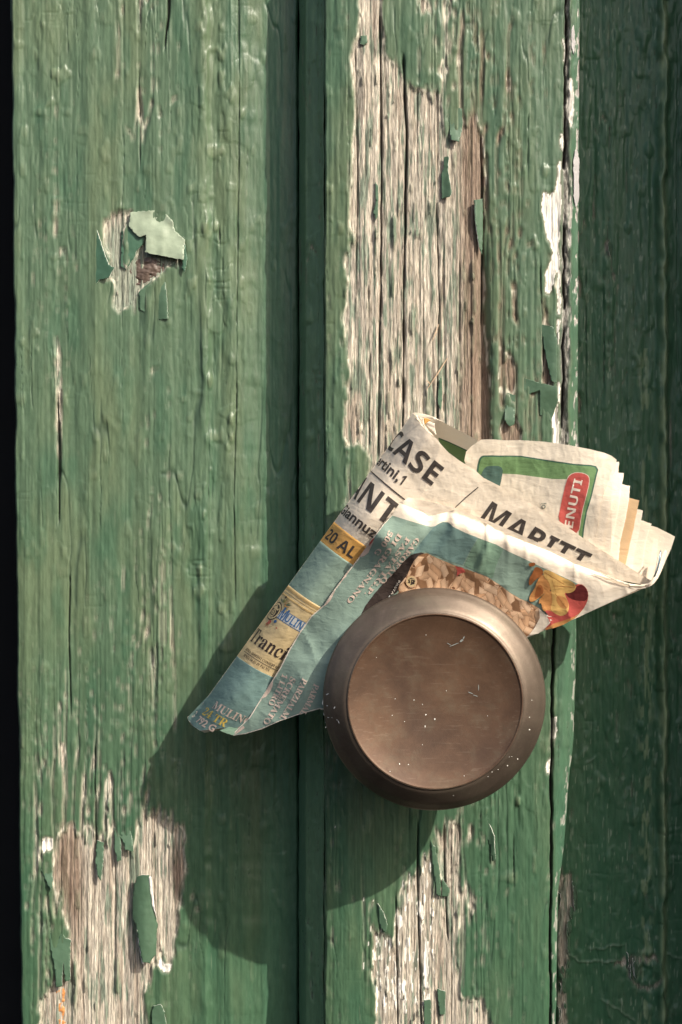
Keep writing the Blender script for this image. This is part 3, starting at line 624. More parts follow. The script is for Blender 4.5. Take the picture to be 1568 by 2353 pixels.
def wflake(xc, y0, y1, w, h0, seed, host=None, label=None):
    r = random.Random(seed); n = max(3, int((y1 - y0) / 22)); L = []; Rr = []
    for i in range(n + 1):
        y = y0 + (y1 - y0) * i / n; k = .35 if i in (0, n) else r.uniform(.75, 1.15); L.append((xc - w * k, y)); Rr.append((xc + w * k * r.uniform(.8, 1.1), y + r.uniform(-5, 5)))
    flake(jag(L[::-1] + Rr, .7, seed), h0, M_WCURL, host or P3, lambda x, y: 1.1 * ss(w, -w, (x - xc)) * .9 + .4 * vn(x, y, 12, 30, seed), .0002, 2.0, label=label)
wflake(1325, 345, 475, 6.5, -2.0, 61, label='white rolled-up flake of primer')
wflake(1318, 60, 120, 4, -1.6, 62)
# small loose flakes along the rims of the bare patches
for key, host, cnt in (('plank', P1, 22), ('plank.002', P3, 42)):
    ent = [v for k, v in BOUND.items() if v[5] is host] or [BOUND.get(key)]
    if not ent or ent[0] is None: continue
    x, y, h, rim, pb, _ = ent[0]
    rs = np.random.RandomState(7 if host is P1 else 8)
    ii, jj = np.where(rim & (y > -20) & (y < 2370))
    gy, gx = np.gradient(pb)
    nom = -18 if host is P1 else 0
    for k in rs.permutation(len(ii))[:cnt]:
        i, j = ii[k], jj[k]; X0, Y0 = x[i, j], y[i, j]
        w = rs.uniform(2.0, 5.0); L = rs.uniform(7, 24); sgn = -1 if gx[i, j] > 0 else 1
        P = jag([(X0 - w, Y0 - L), (X0 + w * .4, Y0 - L * .8), (X0 + w, Y0 - L * .1), (X0 + w * .8, Y0 + L * .7), (X0, Y0 + L), (X0 - w * .9, Y0 + L * .3)], .7, int(k))
        hb = float(boxblur(h[max(0, i - 3):i + 4, max(0, j - 3):j + 4], 0, 0).max())
        flake(P, min(hb, nom + 1.2) , M_FLAKE if rs.rand() > .2 else M_FLAKED, host, (lambda s_, X_, w_: (lambda xx, yy_: .12 + .75 * ss(-w_, w_, s_ * (xx - X_))))(sgn, X0, w), .0002, 5.0)
# splinters and the orange rotten plug
def stick(A, B, w, h0, h1, mat, host, name='splinter'):
    V = []; dx, dy = B[0] - A[0], B[1] - A[1]; L = math.hypot(dx, dy); nx, ny = -dy / L * w, dx / L * w
    for (p, h, k) in ((A, h0, .6), (((A[0] + B[0]) / 2 + 1, (A[1] + B[1]) / 2), (h0 + h1) / 2 + .2, 1), (B, h1, .3)):
        for s in (-1, 1):
            for dh in (0, .35):
                q = W(p[0] + s * nx * k, p[1] + s * ny * k, h + dh); V.append((float(q[0]) - DB[0], float(q[1]) - DB[1], float(q[2]) - DB[2]))
    F = []
    for b in (0, 4): F += [[b, b + 1, b + 5, b + 4], [b + 1, b + 3, b + 7, b + 5], [b + 3, b + 2, b + 6, b + 7], [b + 2, b, b + 4, b + 6]]
    F += [[0, 2, 3, 1], [8, 9, 11, 10]]
    return mesh_obj(name, V, F, mat, host, smooth=False)
for A, B in ((z5((570, 1330), (543, 1400))), (z5((606, 1468), (520, 1600))), (z5((585, 1500), (555, 1545))), (z5((520, 1560), (535, 1575)))): stick(A, B, 1.5, .2, .5, M_SPLINT, P3)
o = flake(smoothpoly(jag(z7((262, 1450), (295, 1440), (300, 1500), (312, 1540), (300, 1620), (262, 1620), (268, 1560), (255, 1500)), 1.5, 41), 1), -19.2, M_ROT, P1, lambda x, y: .8 + .6 * fbm(x, y, 8, 10, 77, 2), .001, 3.0, 'rotten_wood_plug')
# knot inside the torn blister
o = flake(smoothpoly(jag(z4((600, 1240), (640, 1190), (700, 1180), (755, 1215), (760, 1250), (700, 1290), (630, 1310), (590, 1290)), 1, 42), 1), -18.9, flake_material('dark_knot', (.10, .07, .055), None), P1, lambda x, y: .5 + .8 * np.exp(-((x - 345) ** 2 + (y - 620) ** 2) / 400) + .5 * fbm(x, y, 9, 9, 78, 3), .0008, 3.0, 'wood_knot')

# ------------------------------------------------------------------ lettering
_tc = {}
def bs(s, kind):
    if kind == 'plain': return s
    U, L, Dg = {'bold': (0x1D5D4, 0x1D5EE, 0x1D7EC), 'serif': (0x1D400, 0x1D41A, 0x1D7CE)}[kind]
    o = ''
    for c in s:
        if 'A' <= c <= 'Z': o += chr(U + ord(c) - 65)
        elif 'a' <= c <= 'z': o += chr(L + ord(c) - 97)
        elif '0' <= c <= '9': o += chr(Dg + ord(c) - 48)
        else: o += c
    return o
def glyphs(s, kind, weight=0.0, space=1.0):
    key = (s, kind, weight, space)
    if key in _tc: return _tc[key]
    def conv_(t, w):
        c = bpy.data.curves.new('tmp', 'FONT'); c.body = t; c.offset = w; c.resolution_u = 3; c.space_character = space
        o = bpy.data.objects.new('tmp', c); COL.objects.link(o); bpy.context.view_layer.update()
        ev = o.evaluated_get(bpy.context.evaluated_depsgraph_get()); me = ev.to_mesh()
        V = np.array([v.co[:2] for v in me.vertices]).reshape(-1, 2); F = [list(p.vertices) for p in me.polygons]
        ev.to_mesh_clear(); bpy.data.objects.remove(o); bpy.data.curves.remove(c)
        return V, F
    if ('H', kind) not in _tc:
        a, _ = conv_(bs('H', kind), 0); _tc[('H', kind)] = a[:, 1].max()
    V, F = conv_(bs(s, kind), weight)
    V = V / _tc[('H', kind)]
    V[:, 0] -= V[:, 0].min()
    _tc[key] = (V, F)
    return _tc[key]

def clipmin(V, F, x0):
    """drop everything left of x0"""
    bm = bmesh.new(); vs = [bm.verts.new((v[0], v[1], 0)) for v in V]
    for f in F:
        try: bm.faces.new([vs[i] for i in f])
        except ValueError: pass
    bmesh.ops.bisect_plane(bm, geom=bm.verts[:] + bm.edges[:] + bm.faces[:], plane_co=(x0, 0, 0), plane_no=(1, 0, 0), clear_inner=True)
    bm.verts.index_update(); V = np.array([v.co[:2] for v in bm.verts]).reshape(-1, 2); F = [[v.index for v in f.verts] for f in bm.faces]; bm.free()
    return V, F

# ------------------------------------------------------------------ the rolled flyer
flyer = empty('newspaper', (0.02, -.02, -.03)); FB = (0.02, -.02, -.03)
finish(flyer, 'rolled and folded supermarket newspaper flyer wedged behind the round copper doorknob', 'newspaper')

EA = np.array([948., 950.]); EB = np.array([432., 1664.]); EL = float(np.hypot(*(EB - EA))); ED = (EB - EA) / EL
RQ = 62.0
def s1map(q, a):
    """(q along the printed line, a down the roll) -> picture position"""
    q = np.asarray(q, float); a = np.asarray(a, float)
    d = np.where(q < RQ * math.pi / 2, RQ * (1 - np.cos(np.clip(q / RQ, 0, math.pi / 2))), RQ + q - RQ * math.pi / 2)
    th0 = math.radians(43) - a * 0.00011; c = 0.00065 + .0024 * np.clip((a - 150) / 550, 0, 1)
    th1 = th0 - c * d
    X = (np.sin(th0) - np.sin(th1)) / c; Y = (np.cos(th1) - np.cos(th0)) / c
    return EA[0] + ED[0] * a + X, EA[1] + ED[1] * a + Y
nE = np.array([-ED[1], ED[0]]);
if nE[0] < 0: nE = -nE
htop = yint([0, 200, 500, 888], [25, 17, 9, 2])
hS = tps([(948, 950, 41), (1000, 1000, 44), (1100, 1090, 42), (1250, 1175, 40), (1400, 1265, 37.5), (1497, 1335, 34), (900, 1100, 39), (1000, 1180, 38.5), (1200, 1250, 36.5), (1400, 1320, 35),
          (800, 1250, 33), (850, 1200, 37), (700, 1400, 25), (600, 1500, 19), (560, 1620, 14), (480, 1665, 9), (640, 1560, 16), (900, 1260, 34)])
def hf_S1(x, y):
    x = np.asarray(x, float); y = np.asarray(y, float)
    a = (x - EA[0]) * ED[0] + (y - EA[1]) * ED[1]; d = np.clip((x - EA[0]) * nE[0] + (y - EA[1]) * nE[1], 0, 1e4)
    R = 72.0; t = np.clip(d / R, 0, 1); rise = 11.0
    f = hS(x, y)
    return f - rise * (1 - t) ** 2.3 + .22 * fbm(x, y, 26, 34, 601, 3) - .35 * np.abs(vn(x + .5 * y, y, 46, 80, 606))
S1P = [(948, 950)] + zD((330, 225), (375, 285), (430, 335), (500, 400), (560, 440), (620, 515), (700, 600), (820, 690), (1000, 800), (1100, 890), (1300, 990), (1480, 1080)) + \
      zE((390, 745), (560, 860), (720, 975), (900, 1090), (1110, 1220), (1200, 1280), (1305, 1340)) + \
      [(1490, 1346), (1350, 1318), (1200, 1262), (1050, 1215), (960, 1215), (900, 1260), (820, 1330), (740, 1420), (660, 1540), (620, 1600), (580, 1650), (560, 1672)] + \
      z1((290, 2062), (215, 2070), (160, 2076), (120, 2050), (85, 2010), (78, 1990)) + [tuple(EA + ED * t) for t in (840, 700, 560, 420, 280, 140)]
s1 = Sheet(hf_S1)
s1.poly(S1P, PAPER, 0, 4.5)
LY = .06
def panel_S1(qa, mat, ly):
    # outline given in (q, a)
    V, F = cut(*polymesh(qa), 6, 6); X, Y = s1map(V[:, 0], V[:, 1]); s1.add(np.stack([X, Y], 1), F, mat, ly * LY)
def text_S1(s, q0, a_base, cap, mat, kind='bold', weight=0.0, sx=1.0, ly=3, space=1.0, amin=None):
    V, F = glyphs(s, kind, weight, space); V = V.copy(); V[:, 0] = V[:, 0] * cap * sx + q0; V[:, 1] = V[:, 1] * cap
    if V[:, 0].min() < .5: V, F = clipmin(V, F, .5)
    V, F = cut(V, F, 6, 6); X, Y = s1map(V[:, 0], a_base - V[:, 1]); s1.add(np.stack([X, Y], 1), F, mat, ly * LY)
def band(a0, a1, mat, ly, q1=260):
    P = [(.3, a0)] + [(q, a0) for q in range(20, q1, 20)] + [(q1, a0), (q1, a1)] + [(q, a1) for q in range(q1 - q1 % 20, 10, -20)] + [(.3, a1)]
    panel_S1(P, mat, ly)
band(307, 361, ORANGE, 1, 150); band(361, 486, TEAL, 1, 150); band(486, 688, CREAM, 1, 150); band(688, 800, TEALB, 1, 150)
# bottom teal end reaches the cut edge of the sheet
s1.poly([tuple(EA + ED * 798)] + [tuple(s1map(q, 798)) for q in (1, 25, 50, 70, 90, 110, 130, 150)] + [(580, 1650), (560, 1671)] + z1((290, 2060), (215, 2068), (160, 2074), (120, 2049), (86, 2009), (80, 1992)), TEALB, 1 * LY, 5)
band(488, 496, GOLD, 2, 150); band(500, 502, GOLD, 2, 150); band(507, 512, GOLD, 2, 150)
text_S1('CASE', 3, 99, 51, BLACK, weight=.0, sx=1.0); text_S1('MARITT', 303, 97, 50, BLACK, weight=.0, sx=1.0)
text_S1('ertini,', 8, 142, 24, BLACK, 'plain', .022, 1.12); text_S1('1', 102, 142, 24, BLACK, 'bold', 0, .8); text_S1('ANT', -18, 237, 56, BLACK, weight=.0, sx=1.0); text_S1('Giannuzzi', 2, 282, 24, BLACK, 'plain', .022, 1.12)
text_S1('20 AL', 22, 350, 27, BLACK, weight=.0, sx=.98)
panel_S1([(2, 162), (60, 162), (120, 162), (150, 162), (150, 165), (120, 165), (60, 165), (2, 165)], BLACK, 3)
s1.poly([zD((1035, 992))[0], zD((1042, 1000))[0], zD((900, 1120))[0], zD((780, 1230))[0], zD((770, 1226))[0], zD((890, 1112))[0]], BLACK, 3 * LY, 5)
# label of the snack box
panel_S1([(66, 536), (160, 536), (160, 562), (46, 562), (46, 543), (66, 543)], BLUE, 2); panel_S1([(67, 537.5), (160, 537.5), (160, 560.5), (47.5, 560.5), (47.5, 544.5), (67, 544.5)], LBLUE, 2.5)
text_S1('M', 56, 560, 29, BLUE, weight=.0, sx=.56, ly=3.5); text_S1('ULINO B', 74, 558, 20, BLUE, weight=.0, sx=.68, ly=3.5)
text_S1('Trancini', 16, 641, 34, DBROWN, 'serif', .0, .78); text_S1('SENZA ADDITIVI CONSERVANTI', 30, 665, 6.5, DBROWN, 'serif', .0, .72)
text_S1('SENZA OLIO DI PALMA', 38, 679, 6.5, DBROWN, 'serif', .0, .72); panel_S1([(28, 668), (140, 668), (140, 669.3), (28, 669.3)], DBROWN, 3)
def ring(cx, cy, r, mat, ly, n=20, sx=1.0, fn=panel_S1):
    fn([(cx + sx * r * math.cos(i * 6.2832 / n), cy + r * math.sin(i * 6.2832 / n)) for i in range(n)], mat, ly)
EMX = 33
ring(EMX, 553, 24, DBROWN, 2.6, sx=.9); ring(EMX, 553, 21.5, CREAM, 2.9, sx=.9); ring(EMX, 553, 17.5, DBROWN, 3.2, sx=.9); ring(EMX, 558, 9, CREAM, 3.5); ring(EMX, 558, 6.5, DBROWN, 3.8); ring(EMX, 558, 4, CREAM, 4.1); ring(EMX, 558, 1.8, DBROWN, 4.4)
panel_S1([(EMX - 13, 546), (EMX - 2, 537), (EMX + 6, 545), (EMX + 12, 541), (EMX + 10, 548), (EMX - 10, 549)], CREAM, 3.6)
for k in range(4): panel_S1([(EMX - 11 + k, 569 + k * 1.9 - 3), (EMX + 11 - k, 569 + k * 1.9 - 3), (EMX + 11 - k, 570 + k * 1.9 - 3), (EMX - 11 + k, 570 + k * 1.9 - 3)], CREAM, 3.6)
r_ = random.Random(3)
for k in range(22):
    th = r_.uniform(-2.6, .2); L = r_.uniform(10, 26); cx, cy = EMX + 12 + 5 * math.cos(th), 530 + 4 * math.sin(th); ex, ey = cx + L * math.cos(th), cy + L * .75 * math.sin(th)
    if ex < 3: continue
    nx, ny = -math.sin(th) * 1.5, math.cos(th) * 1.5
    panel_S1([(cx, cy), ((cx + ex) / 2 + nx, (cy + ey) / 2 + ny), (ex, ey), ((cx + ex) / 2 - nx, (cy + ey) / 2 - ny)], [OLIVE, GOLD, LEAFO, DGREEN][k % 4], 2.2 + k * .02)
for k in range(10):
    th = r_.uniform(.6, 2.6); L = r_.uniform(8, 18); cx, cy = EMX + 8, 580; ex, ey = cx + L * math.cos(th) + 4, cy + L * math.sin(th); nx, ny = -math.sin(th) * 1.2, math.cos(th) * 1.2
    if ex < 3: continue
    panel_S1([(cx, cy), ((cx + ex) / 2 + nx, (cy + ey) / 2 + ny), (ex, ey), ((cx + ex) / 2 - nx, (cy + ey) / 2 - ny)], [OLIVE, RED][k % 2], 2.2 + k * .02)
ring(EMX + 10, 580, 5, RED, 3.9); ring(EMX + 24, 571, 4, BLUE, 3.9); ring(EMX + 10, 580, 1.6, LEAFO, 4.3); ring(EMX + 6, 512, 3, DBROWN, 3.9); ring(70, 582, 1.6, RED, 3)
# words at the lower end
text_S1('MULINO', 54, 818, 19, PINK, 'serif', .0, .85); text_S1('24 TR', 40, 843, 19, YELLOW, 'serif', .0, .9); text_S1('792 G', 38, 865, 16, PINK, 'plain', .03, .95)
sheet1 = s1.build('rolled_sheet', flyer, 0, FB); sheet1['label'] = 'rolled outer sheet with large black street names and a snack advert'
# back half of the roll and the inner plies seen at its mouth
s1b = Sheet(lambda x, y: hf_S1(x, y) - .35); s1b.poly(S1P, PAPER2, 0, 8)
s1b.build('inner_sheet', flyer, 0, FB)
def hf_back(x, y):
    a = (x - EA[0]) * ED[0] + (y - EA[1]) * ED[1]; d = np.clip((x - EA[0]) * nE[0] + (y - EA[1]) * nE[1], 0, 1e4)
    t = np.clip(d / 72, 0, 1); f = hS(EA[0] + ED[0] * a, EA[1] + ED[1] * a) - 11
    return f - 7.0 * np.sqrt(np.clip(1 - (1 - t) ** 2, 0, 1)) * np.clip(1.1 - a / 900, .3, 1)
sb = Sheet(hf_back); sb.poly([tuple(EA + ED * 3), (975, 985), (1010, 1040), (980, 1100), (900, 1180), (800, 1270), (700, 1400), (600, 1560), (540, 1670), (470, 1684), (437, 1664)] + [tuple(EA + ED * t) for t in (840, 700, 560, 420, 280, 140)], PAPER2, 0, 8)
sb.build('back_of_roll', flyer, 0, FB)
# the far lip of the mouth (band from the top corner to the front page)
hE = tps([(948, 950, 31), (1000, 964, 27), (1050, 990, 26), (1100, 1014, 28), (990, 1000, 22), (1060, 1040, 22), (1090, 1080, 25), (960, 970, 30)])
e = Sheet(hE)
e.poly([(948, 950)] + zD((315, 143), (400, 152), (480, 175), (600, 235), (760, 320), (900, 390), (1035, 465), (1060, 520), (960, 620), (930, 760), (900, 800), (700, 640), (560, 480), (480, 380), (400, 270), (340, 190)), PAPER2, 0, 5)
e.poly(zD((585, 430), (700, 475), (820, 530), (925, 580), (960, 640), (900, 800), (700, 640), (600, 500)), DGREEN, .1, 5)
e.poly(zD((583, 440), (700, 487), (820, 542), (915, 590), (950, 650), (900, 790), (700, 640), (600, 505)), FRAMEG, .15, 5)
e.build('inner_page', flyer, 0, FB)
# small curled inner plies at the corner of the mouth
for i, P in enumerate([zD((415, 208), (455, 208), (500, 232), (470, 245), (450, 265), (430, 290), (420, 250)), zD((330, 175), (420, 165), (520, 190), (640, 250), (520, 215), (430, 200), (395, 210), (400, 240), (370, 220)), zD((440, 285), (450, 260), (480, 245), (540, 270), (545, 330), (560, 400), (520, 370), (470, 320)),
                        zD((395, 215), (412, 210), (425, 290), (470, 350), (540, 420), (500, 400), (440, 340), (400, 270)), zD((320, 170), (345, 180), (370, 240), (420, 310), (500, 390), (470, 375), (380, 290), (335, 220))]):
    hp_ = [33, 36, 34.5, 37, 39][i]
    q = Sheet(lambda x, y, hp_=hp_: hp_ + .02 * (x - 980) + .0 * y); q.poly(P, [ORANGE, PAPER, PAPER2, PAPER, PAPER][i], 0, 4); q.build('inner_page', flyer, .0001, FB)

# --- right-hand pages
hD = tps([(1060, 1080, 30), (1100, 1014, 33), (1250, 1010, 36), (1350, 1030, 39), (1415, 1056, 39), (1380, 1240, 37), (1370, 1300, 36), (1250, 1150, 34), (1150, 1100, 31), (1400, 1150, 40), (1300, 1200, 35)])
D1P = zD((905, 770), (880, 690), (900, 590), (960, 530), (1030, 478), (1080, 452), (1200, 449), (1350, 462), (1500, 460)) + zE((160, 130), (390, 145), (600, 175), (780, 210), (900, 240), (960, 265), (1005, 300), (990, 400), (905, 560), (862, 700), (842, 880), (830, 1030), (830, 1110), (400, 860), (0, 620))
hDf = lambda x, y: hD(x, y) + .25 * fbm(x, y, 24, 50, 631, 3) - .4 * np.abs(vn(x + .3 * y, y, 44, 90, 636))
d1 = Sheet(hDf); d1.poly(D1P, PAPER, 0, 5)
FR = zD((1010, 900), (1022, 800), (1030, 740), (1050, 670), (1070, 645), (1100, 634), (1200, 632), (1400, 640)) + zE((0, 262), (180, 265), (400, 300), (640, 335), (790, 345), (830, 355), (848, 385), (835, 430), (790, 620), (750, 750), (725, 900), (716, 1000))
FG = zD((1030, 900), (1042, 800), (1050, 740), (1068, 682), (1085, 660), (1110, 652), (1200, 650), (1400, 655)) + zE((0, 272), (180, 276), (400, 312), (640, 347), (785, 357), (818, 366), (832, 388), (822, 430), (778, 620), (737, 750), (712, 900), (704, 1000))
d1.poly(FR + zE((400, 800), (0, 580)), DGREEN, LY, 5); d1.poly(FG + zE((400, 790), (0, 570)), FRAMEG, 2 * LY, 5)
d1.poly(zE((20, 420), (150, 425), (300, 445), (450, 465), (590, 468), (640, 420), (745, 440), (752, 490), (735, 600), (685, 760), (678, 960), (400, 800), (0, 560)) + zD((1250, 900), (1310, 845)), PAPER, 3 * LY, 5)
d1.poly(zD((1070, 870), (1082, 830), (1105, 785), (1140, 757), (1200, 752), (1270, 753), (1305, 772), (1320, 810), (1305, 900), (1285, 990), (1180, 930)), SLATE, 4 * LY, 5)
d1.poly(smoothpoly(zE((492, 840), (535, 620), (572, 470), (600, 425), (655, 405), (725, 412), (772, 440), (775, 500), (750, 600), (708, 760), (682, 950), (590, 900)), 1), PINK, 4 * LY, 5)
d1.poly(smoothpoly(zE((496, 840), (540, 620), (577, 472), (606, 430), (655, 410), (722, 417), (766, 442), (769, 498), (745, 600), (702, 760), (677, 945), (590, 895)), 1), RED, 5 * LY, 5)
def text_line(S, s, A, B, cap, mat, kind, weight=0.0, ly=6, bend=0.0, space=1.0, fit=True, sx=1.0):
    """letters along the line A -> B of the picture plane, laid on the sheet"""
    V, F = glyphs(s, kind, weight, space); V = V.copy(); L = math.hypot(B[0] - A[0], B[1] - A[1]); w = V[:, 0].max()
    V[:, 0] = V[:, 0] * (L / w if fit else cap * sx); V[:, 1] = V[:, 1] * cap
    V, F = cut(V, F, 5, 5); r = ((B[0] - A[0]) / L, (B[1] - A[1]) / L); u = (r[1], -r[0])
    k = bend * 4 * (V[:, 0] / L) * (1 - V[:, 0] / L); y = V[:, 1] + k
    S.add(np.stack([A[0] + r[0] * V[:, 0] + u[0] * y, A[1] + r[1] * V[:, 0] + u[1] * y], 1), F, mat, ly * LY)
text_line(d1, 'ENUTI', zE((628, 890))[0], zE((714, 475))[0], 20, PAPER2, 'bold', .0, 6, 1.5)
for rr_, m_q, l_q in ((17, SLATE, 6), (11, PAPER, 7)): d1.poly(zE(*[(377 + rr_ * math.cos(t), 704 + rr_ * .9 * math.sin(t)) for t in np.linspace(0, 6.28, 17)[:-1]]), m_q, l_q * LY, 5)
d1.poly(zE((374, 673), (402, 671), (402, 678), (374, 677)), SLATE, 6 * LY, 5); d1.poly(zE((360, 672), (368, 672), (368, 679), (360, 679)), SLATE, 6 * LY, 5)
pg = d1.build('page', flyer, 0, FB); pg['label'] = 'front page with green frame and red banner'
PB = [[(1005, 300), (990, 400), (905, 560), (862, 700), (842, 880), (830, 1060)],
      [(1028, 318), (1022, 415), (1005, 560), (960, 720), (920, 900), (895, 1110)],
      [(1066, 415), (1056, 512), (1025, 700), (985, 900), (955, 1140)],
      [(1120, 525), (1114, 627), (1085, 800), (1040, 1000), (1020, 1190)],
      [(1198, 650), (1190, 725), (1150, 900), (1110, 1060), (1078, 1230)],
      [(1232, 735), (1222, 820), (1190, 950), (1160, 1100), (1140, 1270)],
      [(1307, 850), (1300, 872), (1262, 1020), (1230, 1180), (1212, 1310)],
      [(1335, 905), (1308, 1050), (1285, 1200), (1270, 1330)],
      [(1362, 985), (1350, 1150), (1325, 1260), (1300, 1345)]]
_rj = random.Random(21)
PB = [[(px_ + (_rj.uniform(-7, 7) if 0 < i_ < len(q_) - 1 and k_ else 0), py_) for i_, (px_, py_) in enumerate(q_)] for k_, q_ in enumerate(PB)]
TL = [None, (1004, 319), (1020, 408), (1052, 510), (1110, 626), (1186, 724), (1218, 819), (1302, 872), (1330, 975)]
def spine_h(x, y, i): return hD(np.minimum(x, 1405), np.clip(y, 1060, 1300)) - .8 * i - .35 - .012 * (x - 1400) + .12 * fbm(x, y, 40, 120, 640, 2)
for i in range(1, 9):
    tl = TL[i]; prev = PB[i - 1]
    left = [(p[0] - 45, p[1]) for p in prev[1:]][::-1]
    P = zE(*([(tl[0] - 60, tl[1] - 12), tl] + [PB[i][0]] + PB[i][1:] + [(PB[i][-1][0] - 30, PB[i][-1][1] + 40)] + left))
    q = Sheet(lambda x, y, i=i: spine_h(x, y, i)); q.poly(jag(P, .35, 700 + i), PEACH if i == 4 else (PAPER2, PAPER, PAPER2)[i % 3], 0, 6); q.build('page', flyer, 0, FB)
    # a second, thinner ply just inside most pages
    if i in (1, 2, 3, 6, 7):
        sh = [(p[0] - 16, p[1] + 20) for p in PB[i]]
        P = zE(*([(tl[0] - 60, tl[1] + 10), (sh[0][0] - 20, tl[1] + 24)] + sh + left))
        q = Sheet(lambda x, y, i=i: spine_h(x, y, i) + .35); q.poly(P, PAPER if i != 4 else PEACH, 0, 6); q.build('page', flyer, 0, FB)
# outermost page behind the fan and the cover that bends round the spine
q = Sheet(lambda x, y: spine_h(x, y, 10.5)); q.poly(zE((1290, 862), (1350, 880), (1430, 920), (1507, 960), (1475, 1060), (1430, 1160), (1380, 1280), (1300, 1360), (1200, 1300), (1250, 1000)), PAPER, 0, 6); q.build('page', flyer, 0, FB)
def hcov(x, y):
    return 36.5 - .02 * (x - 1480) + 1.2 * np.exp(-((x - 1500) / 12) ** 2)
q = Sheet(hcov); q.poly(smoothpoly(zE((1440, 1075), (1424, 1160), (1395, 1250), (1350, 1340), (1290, 1395), (1200, 1412), (1110, 1400), (1110, 1375), (1220, 1385), (1300, 1350), (1345, 1270), (1378, 1180), (1400, 1090)), 1), PAPER2, 0, 4); q.build('cover', flyer, .0003, FB)
q = Sheet(lambda x, y: hcov(x, y) + .5); q.poly(zE((820, 1258), (860, 1268), (1000, 1328), (1120, 1364), (1200, 1375), (1280, 1362), (1305, 1340), (1330, 1300), (1345, 1230), (1362, 1130), (1372, 1135), (1358, 1240), (1335, 1320), (1300, 1368), (1220, 1392), (1120, 1384), (1000, 1340)), PAPER, 0, 4); q.build('inner_sheet', flyer, .0002, FB)
# staple
mS, tS, bS_ = new_mat('staple_steel'); bS_.inputs['Metallic'].default_value = 1; bS_.inputs['Roughness'].default_value = .35; bS_.inputs['Base Color'].default_value = (.35, .5, .6, 1)
_n = N(tS, 'ShaderNodeTexNoise', Scale=900.0); _r = N(tS, 'ShaderNodeMapRange'); _r.inputs[3].default_value = .25; _r.inputs[4].default_value = .5; tS.links.new(_n.outputs[0], _r.inputs[0]); tS.links.new(_r.outputs[0], bS_.inputs['Roughness'])
def tube_obj(name, pts, r, mat, parent, base):
    V = []; F = []; n = 8
    for i, p in enumerate(pts):
        a = Vector(pts[max(0, i - 1)]); b = Vector(pts[min(len(pts) - 1, i + 1)]); t = (b - a).normalized(); u = t.cross(Vector((0, 1, .2))).normalized(); v = t.cross(u)
        for k in range(n):
            w = Vector(p) + (u * math.cos(k * 6.2832 / n) + v * math.sin(k * 6.2832 / n)) * r - Vector(base); V.append(tuple(w))
    for i in range(len(pts) - 1):
        for k in range(n): F.append([i * n + k, i * n + (k + 1) % n, (i + 1) * n + (k + 1) % n, (i + 1) * n + k])
    F += [list(range(n))[::-1], [(len(pts) - 1) * n + k for k in range(n)]]
    return mesh_obj(name, V, F, mat, parent)
tube_obj('staple', [tuple(float(c) for c in W(*zE(p)[0], h)) for p, h in (((1384, 1085), 35), ((1383, 1100), 37.8), ((1372, 1170), 38), ((1352, 1250), 38), ((1330, 1300), 37.6), ((1322, 1312), 35))], .0003, mS, flyer, FB)

# --- front flap
_le = [(x_, y_, float(hf_S1(np.array(x_), np.array(y_))) + dh) for x_, y_, dh in ((925, 1150, 4.5), (905, 1190, 3.5), (850, 1265, 2.6), (760, 1370, 2.0), (700, 1460, 2.0), (620, 1590, 2.0), (560, 1680, 2.0))]
hC = tps(_le + [ (640, 1665, 20), (735, 1632, 26),
          (1040, 1180, 43.8), (985, 1190, 42.5), (1100, 1210, 42.8), (1200, 1240, 41.6), (1350, 1295, 40), (1500, 1346, 38), (1350, 1412, 33.5), (1230, 1456, 30), (1100, 1360, 33), (900, 1370, 32.5), (960, 1270, 39.2), (1150, 1300, 37.6),
          (800, 1470, 30), (760, 1560, 27.5), (1000, 1340, 33.5), (1000, 1550, 25), (850, 1600, 26), (1200, 1400, 32.5), (700, 1560, 25.5), (880, 1240, 40.8)])
def creases(x, y):
    h = .28 * fbm(x, y, 38, 60, 651, 3) - .45 * np.abs(vn(x - .4 * y, y, 52, 70, 656)) - .3 * np.abs(vn(x + .8 * y, y, 60, 60, 657))
    # dents along the top edge, fading downwards
    ty = np.interp(x, [925, 985, 1035, 1200, 1350, 1500], [1155, 1183, 1173, 1240, 1297, 1348]); f = np.exp(-np.clip(y - ty, 0, 999) / 34)
    h = h - 2.6 * np.exp(-(np.clip(y - ty, 0, 999) / 15) ** 1.5) * ss(900, 960, x) * (1 - ss(1380, 1470, x))
    h = h + f * (1.3 * np.exp(-((x - 1042) / 11) ** 2) - 1.2 * np.exp(-((x - 993) / 22) ** 2) + 1.2 * np.exp(-((x - 1168) / 8) ** 2) - 1.0 * np.exp(-((x - 1140) / 14) ** 2) + .8 * np.exp(-((x - 1120) / 5) ** 2) + .8 * np.exp(-((x - 1322) / 6) ** 2) - .6 * np.exp(-((x - 1295) / 12) ** 2) + .6 * np.exp(-((x - 1210) / 6) ** 2))
    # the fold that runs down from the top dent towards the knob
    t = np.clip((y - 1195) / 170, 0, 1); xc = 1020 - 100 * t; h = h - 1.0 * np.exp(-((x - xc - 14) / 16) ** 2) * (1 - .5 * t) + .6 * np.exp(-((x - xc + 10) / 12) ** 2)
    # soft folds on the narrow part
    d = (x - 760) * .62 + (y - 1500) * .78
    h = h + .8 * np.sin(d / 38.0) * np.exp(-((x - 730) / 90) ** 2 - ((y - 1520) / 110) ** 2)
    h = h + .7 * np.exp(-((x - (1118 - (y - 1260) * .35)) / 9) ** 2) * np.exp(-((y - 1275) / 40) ** 2)
    return h
hCf = lambda x, y: hC(x, y) + creases(np.asarray(x, float), np.asarray(y, float))
